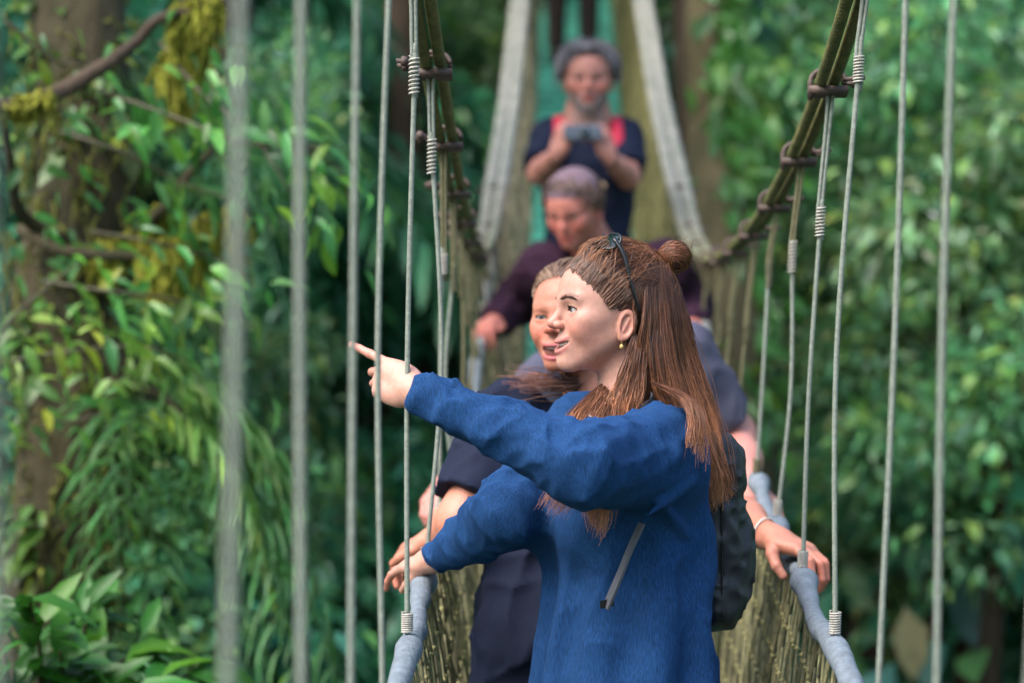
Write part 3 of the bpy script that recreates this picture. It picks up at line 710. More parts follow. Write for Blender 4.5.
def build_others():
    # ---- laughing older woman in navy
    skin = (.50, .21, .14); yaw = math.radians(26)
    o = dict(R=frame(A(-math.sin(yaw), -math.cos(yaw), 0.02)), c=A(.117, 4.5, .017), s=.98, skin=skin, brow=(.20, .11, .07), browk=.35, smile=6.0, open=.0075, eye=.0034,
             neckw=A(.165, 4.53, -.115), neckr=.052, wide=1.03, lip=(.46, .12, .13), gaze=(0, 1, .05))
    L = P3(655, 418, 4.62); R = P3(508, 416, 4.50); eR = P3(463, 520, 4.40); eL = P3(716, 505, 4.66); wR = P3(440, 535, 4.60); wL = P3(773, 537, 4.42)
    hL = (A(.66, -.70, -.22), A(.25, -.1, 1), [(5, 14, 48, 34), (1, 16, 50, 34), (-4, 18, 50, 36), (-9, 22, 50, 38)], ((.022, .018, -.014), (.006, .022, -.018), (-.004, .018, -.014)))
    hR = (A(-.55, .6, -.3), A(0, 0, 1), gripping(), TH_REL)
    base = A(.118, 4.52, -.70); top = A(.160, 4.53, -.110)
    prof = [(0, .215, .15, 0), (.3, .212, .16, .015), (.5, .200, .15, .02), (.75, .185, .13, .01), (.9, .165, .09, 0), (1, .07, .055, 0)]
    root, sh = person('woman', 'laughing older woman in a navy T-shirt close behind the pointing woman', o, skin, L, R, eL, eR, wL, wR, hL, hR, base, top, prof,
        M_navy, M_dkcloth, M_shoe, skin, h_head=.0021, h_body=.0062, srad=(.075, .066, .05), seed=41, hand_h=.0021, shirt_name='t_shirt', fold=.012, neckhole=.068, hip=A(.15, 4.55, -.60), fat=1.12, hs=.97)
    make_eyes(o, root, iris=(.10, .14, .16)); make_teeth(o, root)
    mb = MB(); add_local(mb, o, cap_mass(o, .003, .078, frontz=.108), .004, (.10, .055, .035)); g = np.random.default_rng(6); n = 900; az = g.uniform(-118, 118, n); el = np.interp(np.abs(az), [0, 22, 40, 55, 70, 85, 118], [33, 32, 26, 15, 4, 3, -6])+g.normal(0, 1.5, n)+g.random(n)**2*22
    hair_on_skull(mb, o, dirn(az, el), dirn(np.sign(az)*g.uniform(120, 185, n), 12+g.normal(0, 12, n)), 15, .0009, ((.16, .085, .055), (.42, .28, .19)), g, off=(.003, .009), lift=.008, bow=.15)
    pp = lambda l: [P3(*q) for q in l]
    add_strands(mb, pp([(600, 330, 4.55), (575, 372, 4.50), (545, 375, 4.45), (512, 370, 4.42)]), pp([(610, 350, 4.55), (580, 385, 4.48), (545, 388, 4.42), (506, 384, 4.40)]), 120, .0010, .0004, .0085, ((.12, .06, .045), (.28, .13, .09), 1.0), seed=51)
    mb.build('hair', M_hair, root)
    mb = MB(); w = P3(764, 532, 4.445); a = nrm(hL[0]); u = nrm(np.cross(a, (0, 0, 1))); v = np.cross(a, u); th = np.linspace(0, 2*math.pi, 40)
    mb.tube([w+(u*math.cos(t)+v*math.sin(t))*.029 for t in th], .0022, 6, caps=False); mb.build('bracelet', mat('bracelet_metal', (.6, .55, .5), .25, nscale=50, namp=.05, bump=0), root)
    # ---- walker in a slate shirt, head hidden
    skin = (.50, .22, .18)
    o = dict(R=frame(A(-.35, -.93, -.05)), c=A(.248, 5.45, .065), s=1.0, skin=skin, brow=(.06, .04, .03), neckw=A(.235, 5.47, -.075), neckr=.058, wide=1.04)
    L = P3(684, 354, 5.42); R = P3(552, 380, 5.45); eL = P3(742, 440, 5.28); eR = P3(447, 470, 5.30); wL = P3(752, 474, 5.20); wR = P3(448, 490, 5.35)
    eL = P3(735, 432, 5.50); wL = P3(752, 488, 5.28); eR = P3(492, 462, 5.55); wR = P3(446, 484, 5.30)
    hL = (A(.35, -.8, -.25), A(.5, 0, 1), gripping(), TH_REL); hR = (A(-.3, -.85, -.3), A(-.5, 0, 1), gripping(), TH_REL)
    base = A(.215, 5.5, -.60); top = A(.235, 5.47, -.075)
    prof = [(0, .18, .13, 0), (.4, .19, .14, .01), (.75, .17, .125, .01), (.9, .14, .09, 0), (1, .075, .06, 0)]
    root, sh = person('walker', 'walker in a slate-purple T-shirt whose head is hidden behind the pointing woman', o, skin, L, R, eL, eR, wL, wR, hL, hR, base, top, prof,
        M_slate, M_khaki, M_shoe, skin, h_head=.004, h_body=.009, srad=(.074, .064, .05), seed=61, hand_h=.0035, shirt_name='t_shirt', fold=.010, neckhole=.07, hip=A(.215, 5.5, -.50), fat=1.05, legkw=dict(h=.012))
    make_eyes(o, root)
    mb = MB(); add_local(mb, o, cap_mass(o, .007), .005, (.05, .03, .02)); short_hair(mb, o, ((.05, .03, .02), (.10, .06, .04)), n=350, seed=9, r=.002); mb.build('hair', M_hair, root)
    # ---- stooping walker in plum
    skin = (.46, .17, .13)
    o = dict(R=frame(A(-.42, -.80, -.42)), c=A(.190, 7.15, .372), s=.99, skin=skin, brow=(.05, .03, .02), neckw=A(.255, 7.24, .255), neckr=.058, wide=1.04)
    L = P3(662, 268, 7.30); R = P3(545, 270, 7.22); eL = P3(700, 315, 7.20); eR = P3(515, 312, 7.22); wR = P3(498, 322, 7.12); wL = P3(696, 330, 7.08)
    hL = (A(-.1, -.9, -.15), A(.2, 0, 1), gripping(), TH_REL); hR = (A(-.30, -.9, -.1), A(-.2, 0, 1), gripping(), TH_REL)
    eR = P3(520, 300, 7.42); wR = P3(494, 321, 7.18); eL = P3(690, 305, 7.46); wL = P3(693, 325, 7.20)
    base = A(.30, 7.62, -.18); top = A(.262, 7.26, .275)
    prof = [(0, .17, .13, 0), (.4, .18, .14, .0), (.75, .200, .135, 0), (.9, .185, .10, 0), (1, .08, .07, 0)]
    root, sh = person('stoop', 'stooping walker in a dark plum jumper looking down just in front of the bearded man', o, skin, L, R, eL, eR, wL, wR, hL, hR, base, top, prof,
        M_plum, M_dkcloth, M_shoe, skin, h_head=.004, h_body=.010, sleeve='long', srad=(.088, .062, .045), seed=71, hand_h=.004, shirt_name='jumper', fold=.010, neckhole=.065, hip=A(.30, 7.62, -.12), fat=1.1, legkw=dict(h=.014))
    make_eyes(o, root)
    mb = MB(); add_local(mb, o, cap_mass(o, .004, .075), .005, (.04, .025, .02)); short_hair(mb, o, ((.07, .04, .03), (.18, .11, .09)), n=500, seed=19, r=.002); mb.build('hair', M_hair, root)
    cm = mat('mauve_cap_cloth', (.15, .095, .12), .9, nscale=200, namp=.2)
    cp = empty('cap', hw(o, A(0, 0, .10)), 'mauve-grey peaked cap on the stooping walker', 'cap')
    def crown(q):
        d = ell(q, (0, -.006, .066), (.080, .102, .080)); return si(d, -(q[:, 2]-.066-.22*q[:, 1]), .006)
    V, Q = mesh_sdf(crown, A(-.11, -.13, 0), A(.11, .13, .17), .004); mesh_np('crown', hw(o, V), Q, cm, cp)
    def peak(q):
        q = q*A(-1, -1, 1)+A(0, 0, .0)
        d = np.abs(q[:, 2]-(.070+1.6*0-(q[:, 1]-.09)*.25-q[:, 0]**2*4))-.002; e = np.sqrt((q[:, 0]/.068)**2+((q[:, 1]-.085)/.065)**2)-1
        return np.maximum(np.maximum(d, e*.06), -(q[:, 1]-.06))
    V, Q = mesh_sdf(peak, A(-.09, -.17, .02), A(.09, -.05, .10), .003); mesh_np('peak', hw(o, V), Q, mat('tan_cap_cloth', (.30, .19, .10), .9, nscale=200, namp=.2), cp)
    # ---- man with camera
    skin = (.46, .20, .155)
    o = dict(R=frame(A(-.04, -.98, -.22)), c=A(.262, 8.30, .885), s=1.06, skin=skin, brow=(.16, .14, .13), neckw=A(.262, 8.36, .755), neckr=.062, wide=1.06, stubble=.6, beard=(.30, .23, .21))
    L = P3(634, 135, 8.38); R = P3(542, 135, 8.38); eL = P3(630, 178, 8.30); eR = P3(538, 172, 8.30); wL = P3(606, 153, 8.10); wR = P3(560, 148, 8.10)
    L = P3(623, 135, 8.40); R = P3(551, 135, 8.40); eL = P3(629, 176, 8.20); eR = P3(539, 172, 8.20); wL = P3(610, 156, 8.06); wR = P3(556, 153, 8.06)
    hL = (A(-.35, -.30, .75), A(.45, -.70, .1), [(4, 45, 50, 30), (0, 50, 55, 30), (-4, 52, 55, 30), (-8, 55, 55, 30)], TH_REL); hR = (A(.35, -.30, .75), A(-.45, -.70, .1), [(4, 45, 50, 30), (0, 50, 55, 30), (-4, 52, 55, 30), (-8, 55, 55, 30)], TH_REL)
    base = A(.265, 8.42, .13); top = A(.262, 8.38, .775)
    prof = [(0, .150, .115, 0), (.4, .15, .125, .01), (.75, .165, .12, .01), (.9, .145, .085, 0), (1, .07, .06, 0)]
    root, sh = person('photographer', 'grey-bearded man in a dark T-shirt taking a picture with a small camera', o, skin, L, R, eL, eR, wL, wR, hL, hR, base, top, prof,
        M_navy, M_dkcloth, M_shoe, skin, h_head=.004, h_body=.010, srad=(.068, .060, .05), seed=81, hand_h=.004, shirt_name='t_shirt', fold=.010, neckhole=.072, hip=A(.265, 8.42, .20), fat=.92, hs=.95, legkw=dict(h=.014))
    make_eyes(o, root)
    mb = MB(); add_local(mb, o, cap_mass(o, .009, .074), .005, (.07, .065, .075)); short_hair(mb, o, ((.06, .055, .065), (.26, .24, .26)), n=900, seed=12, r=.0020, off=(.006, .030)); mb.build('hair', M_hair, root)
    g = np.random.default_rng(5); mb = MB(); az = g.uniform(-62, 62, 500); el = g.uniform(-75, -40, 500)
    a = dirn(az, el); P = surf(o, a); keep = (P[:, 2] < -.022)&~((np.abs(P[:, 0]) < .024)&(np.abs(P[:, 2]+.032) < .008)); P = P[keep]; k = len(P)
    D = A(0, .004, -.010)+g.normal(0, .002, (k, 3)); pl = np.stack([P, P+D*.6, P+D*1.0], 1); pl = hw(o, pl)
    V, Q, cc = tubes(pl, np.full((k, 3), .0014), np.ones((k, 3, 3))*A(.32, .28, .27)*g.uniform(.4, 1.2, (k, 1, 1))); mb.add(V, Q, None, cc); mb.build('beard', M_hair, root)
    bp = empty('backpack', A(.262, 8.60, .30), "backpack with red shoulder straps worn by the man with the camera", 'backpack')
    bc = A(.262, 8.60, .52)
    def pk(P):
        q = P-bc; w = np.abs(q)-A(.10, .05, .17); return np.linalg.norm(np.maximum(w, 0), axis=1)+np.minimum(w.max(1), 0)-.04-folds(q, A(1, 0, .1), 30, .006, 3)
    V, Q = mesh_sdf(pk, bc-.27, bc+.27, .012); mesh_np('pack_body', V, Q, M_red, bp)
    for s in (-1, 1):
        cx = .262+.098*s; q = spline([A(cx, 8.52, .72), A(cx, 8.40, .775), A(cx, 8.285, .72), A(cx+.004*s, 8.25, .64), A(cx+.02*s, 8.27, .60), A(cx+.045*s, 8.38, .56), A(cx+.0*s, 8.55, .50)], 30)
        def st(P):
            d = np.full(len(P), 9.)
            for i in range(0, 29, 2): d = su(d, cap(P*A(.6, 1, 1), q[i]*A(.6, 1, 1), q[min(i+2, 29)]*A(.6, 1, 1), .013), .004)
            return d
        V, Q = mesh_sdf(st, q.min(0)-.06, q.max(0)+.06, .006); mesh_np('shoulder_strap', V, Q, M_red, bp)
    cc = P3(583, 131, 8.00); cam = empty('camera', cc-A(0, 0, .035), 'small silver camera held in both hands by the bearded man', 'camera')
    def cb(P):
        w = np.abs(P-cc)-A(.060, .004, .020); return np.linalg.norm(np.maximum(w, 0), axis=1)+np.minimum(w.max(1), 0)-.005
    V, Q = mesh_sdf(cb, cc-.08, cc+.08, .0035); mesh_np('camera_body', V, Q, M_silver, cam)
    mb = MB(); mb.tube([cc+A(.006, -.012, 0), cc+A(.006, -.022, 0)], .014, 20); mb.build('lens', M_black, cam); mb = MB(); mb.tube([cc+A(.006, -.022, 0), cc+A(.006, -.024, 0)], .010, 20); mb.build('lens_glass', M_screen, cam)
    mb = MB(); mb.tube([cc+A(-.035, 0, .02), cc+A(-.035, 0, .027)], .007, 12); mb.build('shutter_button', M_black, cam)
    # ---- far walker whose legs show at the top edge
    skin = (.40, .20, .15); X = .375; Y = 15.0; dz = deck_z(Y)
    o = dict(R=frame(A(.2, -.95, 0)), c=A(X, Y, dz+1.60), s=1.04, skin=skin, brow=(.05, .03, .02), neckw=A(X, Y+.02, dz+1.46), neckr=.058)
    L = A(X+.17, Y, dz+1.38); R = A(X-.17, Y, dz+1.38); hh = (A(0, -.3, -1), A(0, -1, .2), gripping(), TH_REL)
    root, sh = person('far', 'far walker in dark clothes at the top edge whose legs show above the bearded man', o, skin, L, R, A(X+.25, Y, dz+1.12), A(X-.25, Y, dz+1.12), A(X+.24, Y-.1, dz+.90), A(X-.24, Y-.1, dz+.90),
        hh, hh, A(X, Y, dz+.80), A(X, Y+.02, dz+1.47), prof, M_navy, M_brown, M_shoe, skin, h_head=.008, h_body=.016, srad=(.08, .068, .05), seed=91, hand_h=.007, shirt_name='t_shirt', hip=A(X, Y, dz+.86), legkw=dict(h=.016))
    make_eyes(o, root)
    mb = MB(); add_local(mb, o, cap_mass(o, .007), .008, (.04, .03, .02)); mb.build('hair', M_hair, root)
# ------------------------------------------------------------------ rope bridge
M_rope = mat('grey_green_rope', (.26, .29, .24), .85, nscale=120, namp=.25, bump=.8, bdist=.0015, wave=(160, 3, 'Z'))
M_wrap = mat('pale_wire_wrap', (.42, .39, .34), .7, nscale=200, namp=.3, bump=.3)
M_cable = mat('mossy_steel_cable', (1, 1, 1), .75, attr=True, nscale=25, namp=.45, bump=.9, bdist=.002, wave=(60, 2, 'DIAGONAL'), cdark=(.45, .62, .5))
M_clamp = mat('rusty_clamp', (.075, .048, .038), .65, nscale=90, namp=.4, bump=.5)
M_rail = mat('blue_grey_wrapped_rail', (1, 1, 1), .8, attr=True, nscale=45, namp=.30, bump=.9, bdist=.003, bscale=140)
M_net = mat('olive_net_rope', (.19, .175, .085), .85, attr=True, nscale=70, namp=.45, bump=.7, bdist=.0015, wave=(220, 2, 'DIAGONAL'))
M_deck = mat('green_deck_boards', (.05, .30, .21), .7, nscale=6, namp=.35, bump=.4, stretch=(1, .2, 1))
M_edge = mat('olive_timber', (.34, .29, .15), .8, nscale=8, namp=.25, bump=.5, stretch=(1, .15, 1))
RAIL_H = 1.055; RW = .33; DW = .25
def rail_p(side, d): return A(mid_x(d)+side*(RW+.10*max(0, 2.2-d)**2*.25), d, deck_z(d)+RAIL_H)
_cd = A(-2, 0, 2, 3, 3.82, 4.21, 4.73, 5.25, 5.77, 6.5, 7.3, 8.2, 10, 12, 14, 16, 18, 22); _cz = A(3.9, 2.35, 1.25, .82, .545, .455, .365, .30, .262, .235, .245, .36, .98, 1.80, 2.55, 3.35, 4.2, 6.2)
def cable_p(side, d):
    z = float(np.interp(d, _cd, _cz))
    return A(mid_x(d)+.028*np.clip((7.5-d)/3, 0, 1)+side*(float(np.interp(d, [8, 10, 12, 22], [.345, .312, .29, .29]))+.10*max(0, 2.2-d)**2*.25), d, z+(.03*np.clip((8-d)/2, 0, 1) if side < 0 else 0))
CD = np.linspace(-2, 22, 260)
CABLE = {}
for s in (-1, 1):
    p = np.array([cable_p(s, d) for d in CD]); k = np.hanning(9); k /= k.sum()
    p = np.stack([np.convolve(np.pad(p[:, i], 4, mode='reflect', reflect_type='odd'), k, 'valid') for i in range(3)], 1); CABLE[s] = p
def cab(s, d): return A(*[np.interp(d, CABLE[s][:, 1], CABLE[s][:, i]) for i in range(3)])

def build_bridge():
    g = np.random.default_rng(2)
    # deck: boards in one surface, with side beams
    dk = empty('bridge_deck', (mid_x(4), 4, deck_z(4)), 'narrow green walkway of the hanging bridge climbing away behind the walkers', 'walkway')
    mb = MB(); d = -1.5
    while d < 22:
        c0 = A(mid_x(d+.09), d+.09, deck_z(d+.09)-.02); t = nrm(A(.021, 1, (deck_z(d+.15)-deck_z(d))/.15)); mb.box(c0+A(0, 0, g.normal(0, .002)), A(1, 0, 0), t, np.cross(A(1, 0, 0), t), DW-.01, .088, .016); d += .19
    mb.build('boards', M_deck, dk, smooth=False)
    for s in (-1, 1):
        mb = MB(); q = np.array([A(mid_x(x)+s*(DW+.03), x, deck_z(x)-.01) for x in np.linspace(-1.5, 22, 100)]); mb.tube(q, .035, 8); mb.build('side_beam', M_edge, dk)
    nm = {-1: 'left', 1: 'right'}
    M_rope2 = mat('olive_rope', (.13, .12, .06), .85, nscale=120, namp=.3, bump=.6, bdist=.0015)
    for s in (-1, 1):
        # wrapped hand rail, lumpy where hangers tie on
        xs = np.linspace(-1.5, 22, 420); q = np.array([rail_p(s, x) for x in xs])
        ph = ((xs-2.73+.25) % .5)-.25; lump = .0085*np.exp(-(ph/.035)**2); sag = .007*np.cos(ph/.5*2*math.pi)
        q[:, 2] += sag-.006; q[:, 0] += .004*np.sin(xs*7.3+s)
        r = .0165+lump+.0022*np.sin(xs*23)+.0022*np.sin(xs*57+s)+g.normal(0, .0003, len(xs))
        fk = np.clip((xs-6)/2.5, 0, 1)[:, None]; mb = MB(); mb.tube(q, r, 16, A(.15, .18, .21)*(1-fk)+A(.20, .17, .11)*fk); o = mb.build('handrail', M_rail); tag(o, f'blue-grey wrapped handrail along the {nm[s]} side of the bridge', 'handrail', 'bridge handrails')
        # the net: two families of diagonal ropes with knots
        net = MB(); cell = .052; n = int(23.5/cell); K = 13
        tt = np.linspace(0, 1, K); polys = []; cols = []
        for fam in (-1, 1):
            for i in range(n):
                x0 = -1.5+i*cell; xx = x0+fam*tt*.42+g.normal(0, .003, K); xx = np.clip(xx, -1.5, 21.9)
                w = np.array([A(mid_x(x)+s*(RW-.0-(RW-DW)*t-.025*math.sin(t*math.pi)), x, deck_z(x)+RAIL_H-.02-t*(RAIL_H-.02)) for x, t in zip(xx, tt)])
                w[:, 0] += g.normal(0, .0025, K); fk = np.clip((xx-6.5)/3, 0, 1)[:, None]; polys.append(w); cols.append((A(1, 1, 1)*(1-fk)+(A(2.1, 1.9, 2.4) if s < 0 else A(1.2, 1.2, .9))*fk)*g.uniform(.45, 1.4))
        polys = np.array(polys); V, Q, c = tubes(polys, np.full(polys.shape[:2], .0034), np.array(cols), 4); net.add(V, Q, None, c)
        near = [p for p in polys.reshape(-1, 3) if p[1] < 6.5]
        for p in near[::1]:
            r = .0064; V = p+A((1, 0, 0), (-1, 0, 0), (0, 1, 0), (0, -1, 0), (0, 0, 1), (0, 0, -1))*r
            net.add(V, None, [(0, 2, 4), (2, 1, 4), (1, 3, 4), (3, 0, 4), (2, 0, 5), (1, 2, 5), (3, 1, 5), (0, 3, 5)], A(1.7, 1.65, 1.4))
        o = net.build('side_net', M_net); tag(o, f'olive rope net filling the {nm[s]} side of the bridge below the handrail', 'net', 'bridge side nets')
        # main cable: two strands side by side
        mc = empty('main_cable', CABLE[s][80], f'mossy double main cable sweeping down the {nm[s]} side of the bridge', 'cable', 'bridge main cables')
        for e in (-1, 1):
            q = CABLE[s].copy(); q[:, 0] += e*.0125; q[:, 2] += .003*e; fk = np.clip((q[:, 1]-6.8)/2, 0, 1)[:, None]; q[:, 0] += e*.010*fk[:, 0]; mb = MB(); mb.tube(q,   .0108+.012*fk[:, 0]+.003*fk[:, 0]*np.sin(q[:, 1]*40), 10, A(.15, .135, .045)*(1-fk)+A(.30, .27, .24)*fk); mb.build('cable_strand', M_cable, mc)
        # hangers
        ds = [1.155]+[1.73+.5*i for i in range(0, 37)]; ordn = ['first', 'second', 'third', 'fourth', 'fifth', 'sixth', 'seventh', 'eighth']; vis = 0
        for i, dd in enumerate(ds):
            a = cab(s, dd); b = rail_p(s, dd); b = b+A(0, 0, .022); x_img = 512+FPX*(.5*(a[0]+b[0]))/dd
            if a[2]-b[2] < .03: continue
            if dd < 6 and -10 < x_img < 1034 and vis < 7:
                lab = f'{ordn[vis]} hanger rope from the {nm[s]} edge of the view' if vis else f'hanger rope closest to the {nm[s]} edge of the view'; vis += 1
            else: lab = f'thin far hanger rope in the row on the {nm[s]} side of the bridge'
            h = empty('hanger_rope', b, lab, 'hanger rope', 'hanger ropes along the bridge')
            top = a+A(s*.004, 0, -.012); L = a[2]-b[2]; wz = min(.20+.05*math.sin(i*2.1+s), L*.5); w = a+(b-a)*(wz/L)
            mb = MB(); jx = A(g.normal(0, .002), 0, 0)
            mb.tube(spline([w, w+(a-b)*.02+jx, .5*(w+b)+A(g.normal(0, .009), g.normal(0, .006), 0), b], 30), .0042*(1 if dd > 2.5 else 1.15), 7); mb.build('rope', M_rope if dd < 5.4 else M_rope2, h)
            mb = MB()
            for e in (-1, 1): mb.tube(spline([w+A(e*.003, 0, -.035 if e > 0 else 0), w+A(e*.0032, 0, .03), top+A(e*.004, 0, -.03), top+A(e*.010, 0, .012)], 14), .0032, 6)
            mb.build('loop', M_rope if dd < 4.4 else M_rope2, h)
            if dd < 9:
                for q0, ln, rr in ((w, .045*g.uniform(.75, 1.5), .0074), (b+A(0, 0, .018), .032*g.uniform(.7, 1.2), .0082)):
                    mb = MB(); t_ = nrm(a-b)
                    th = np.linspace(0, 2*math.pi*9, 100); u = nrm(np.cross(t_, (0, 1, 0))); v = np.cross(t_, u)
                    mb.tube([q0+t_*(z-.5)*ln+(u*math.cos(q)+v*math.sin(q))*rr for q, z in zip(th, np.linspace(0, 1, 100))], .0016, 5); mb.build('wire_wrap', M_wrap if dd < 5 else M_rope2, h)
                # clamp: saddle round both strands, two bolts with nuts
                i0 = int(np.argmin(abs(CABLE[s][:, 1]-dd))); td = nrm(CABLE[s][i0+1]-CABLE[s][i0-1]); sx = nrm(np.cross(td, (0, 0, 1))); up = np.cross(sx, td)
                mb = MB(); th = np.linspace(-.1, math.pi+.1, 16)
                for e in (-.010, .010): mb.tube([a+td*e+sx*math.cos(q)*.030+up*math.sin(q)*.020*1.0 for q in th]+[a+td*e-sx*.030-up*.03], .0045, 7)
                mb.box(a-up*.018, sx, td, up, .034, .018, .006)
                mb.build('clamp', M_clamp, h)
                for e in (-1, 1):
                    mb = MB(); c0 = a+sx*.030*(1 if s > 0 else -1)+td*.014*e; o_ = nrm(sx*(1 if s > 0 else -1)+up*.1); mb.tube([c0, c0+o_*.034], .0042, 6); mb.tube([c0+o_*.014, c0+o_*.025], .0095, 6); mb.build('bolt', M_clamp, h)

# ------------------------------------------------------------------ forest
def leafmat(name, trans=.3, rough=.42, spec=.5):
    return mat(name, (1, 1, 1), rough, attr=True, nscale=14, namp=.18, bump=.25, bdist=.004, bscale=40, trans=trans, spec=spec)
M_leaf = leafmat('leaf_surface', .4, .35, .6); M_frond = leafmat('frond_surface', .35)
M_bark = mat('mossy_bark', (.042, .030, .012), .9, nscale=7, namp=.5, bump=1.0, bdist=.03, bscale=16, stretch=(1, 1, .35), cdark=(.35, .55, .3))
M_bark2 = mat('brown_bark', (.062, .040, .025), .9, nscale=5, namp=.4, bump=1.0, bdist=.03, bscale=14, stretch=(1, 1, .3))
M_moss = mat('golden_moss', (.27, .27, .025), .95, nscale=30, namp=.4, bump=1.0, bdist=.01, bscale=80)
M_soil = mat('forest_soil', (.022, .03, .016), .95, nscale=1.2, namp=.4, bump=1, bdist=.1, bscale=4)
LT = A((0, 0, 0), (-.40, .34, .07), (0, .34, 0), (.40, .34, .07), (-.33, .70, .06), (0, .70, 0), (.33, .70, .06), (0, 1, 0))
LF = np.array([(0, 2, 1), (0, 3, 2), (1, 2, 5), (1, 5, 4), (2, 3, 6), (2, 6, 5), (4, 5, 7), (5, 6, 7)])
def leaves(pos, dirv, up, L, W, droop, col):
    n = len(pos); y = dirv/np.linalg.norm(dirv, axis=1)[:, None]; z = up-y*(up*y).sum(1)[:, None]; z /= np.linalg.norm(z, axis=1)[:, None]+1e-9; x = np.cross(y, z)
    t = LT[None]*np.stack([W, L, L], 1)[:, None]; zz = t[:, :, 2]-droop[:, None]*L[:, None]*LT[None, :, 1]**2
    V = pos[:, None]+t[:, :, :1]*x[:, None]+t[:, :, 1:2]*y[:, None]+zz[:, :, None]*z[:, None]
    F = LF[None]+(np.arange(n)*8)[:, None, None]
    return V.reshape(-1, 3), F.reshape(-1, 3), np.repeat(col, 8, axis=0)
def unit(g, n): v = g.normal(0, 1, (n, 3)); return v/np.linalg.norm(v, axis=1)[:, None]
def palette(g, n, base, var=.35, yel=.1, pale=.04):
    c = A(*base)*g.uniform(1-var, 1+var, (n, 1))*(1+g.normal(0, .10, (n, 3)))
    y = g.random(n) < yel; c[y] = c[y]*A(1.9, 1.35, .7); p = g.random(n) < pale; c[p] = c[p]*A(2.4, 1.9, 2.2)
    return np.clip(c, .003, .6)
def crown(g, R, n, leafL, base, squash=.8, clumps=26, spread=.34, aspect=.5, yel=.08, pale=.04, droop=.3):
    """leaf clumps through an uneven volume"""
    mb = MB(); cc = unit(g, clumps)*(g.random((clumps, 1))**.45)*R*A(1, 1, squash); cr = R*g.uniform(.6, 1.3, clumps)*spread; tone = g.uniform(.55, 1.5, clumps)
    k = g.integers(0, clumps, n); u = unit(g, n); rr = g.random((n, 1))**.35
    pos = cc[k]+u*rr*cr[k][:, None]*A(1, 1, .75); dv = u+g.normal(0, .5, (n, 3))+A(0, 0, -.35); up = A(0, 0, 1)+g.normal(0, .45, (n, 3))
    L = leafL*g.uniform(.5, 1.4, n); c = palette(g, n, base, .3, yel, pale)*tone[k][:, None]
    V, F, C_ = leaves(pos, dv, up, L, L*aspect*g.uniform(.7, 1.3, n), g.uniform(0, droop*2, n), np.clip(c, .003, .6)); mb.add(V, None, F, C_)
    return mb
def frond_mb(g, mb, root, dirv, Lf, base, nl=26, wl=.2, droop=.9, asp=.18):
    h = nrm(A(dirv[0], dirv[1], 0)+1e-6); q = spline([root, root+dirv*Lf*.4+A(0, 0, .05*Lf), root+dirv*Lf*.72+A(0, 0, -droop*.25*Lf), root+dirv*Lf*.9+A(0, 0, -droop*.62*Lf)], nl)
    mb.tube(q, np.linspace(.008, .002, nl)*max(.4, Lf), 4, A(*base)*.8)
    t = np.gradient(q, axis=0); t /= np.linalg.norm(t, axis=1)[:, None]; sd = np.cross(t, A(0, 0, 1)+.001); sd /= np.linalg.norm(sd, axis=1)[:, None]
    for s in (-1, 1):
        L = Lf*wl*np.sin(np.linspace(.25, math.pi*.97, nl))**.7*g.uniform(.8, 1.15, nl)
        V, F, c = leaves(q, sd*s+t*.55+A(0, 0, -.25)+g.normal(0, .22, (nl, 3)), np.tile(A(0, 0, 1), (nl, 1))+g.normal(0, .15, (nl, 3)), L, L*asp, np.full(nl, .35), palette(g, nl, base, .2, .03, 0)); mb.add(V, None, F, c)
def ground_z(x, y): return -7.5+np.clip((y-9)*.42, -2, 12)+.5*np.sin(x*.35+1)+.35*np.sin(y*.5+x*.2)
def copy_tree(o, loc, rz, sc, label, group):
    r = o.copy(); C.objects.link(r); r.location = loc; r.rotation_euler = (0, 0, rz); r.scale = (sc, sc, sc); r['label'] = label; r['group'] = group
    for ch in list(o.children):
        c = ch.copy(); C.objects.link(c); c.parent = r
    return r
def trunk_mesh(name, pts, r, m, parent, g, n=18, rough=.12):
    mb = MB(); q = spline(pts, 46); r = np.interp(np.linspace(0, 1, 46), np.linspace(0, 1, len(r)), r)
    mb.tube(q, r, n); V = mb.V[0]; u = vnoise(V*A(5, 5, 1.6)+30, 4)-.5; c0 = np.concatenate([np.repeat(q, n, axis=0), q[:1], q[-1:]])
    mb.V[0] = c0+(V-c0)*(1+rough*4*u)[:, None]
    return mb.build(name, m, parent)
def moss_tufts(g, pts, n, rad, name, m, parent, L=.07):
    q = spline(pts, 60); mb = MB(); i = g.integers(0, 60, n); p = q[i]+unit(g, n)*rad*g.random((n, 1))
    pl = np.stack([p, p+A(0, 0, -.4)*L+g.normal(0, .012, (n, 3)), p+A(0, 0, -1)*L*g.uniform(.3, 1.6, (n, 1))+g.normal(0, .018, (n, 3))], 1)
    V, Q, c = tubes(pl, np.tile(A(.007, .006, .002), (n, 1)), np.ones((n, 3, 3))); mb.add(V, Q, None, c)
    V = []; return mb.build(name, m, parent)

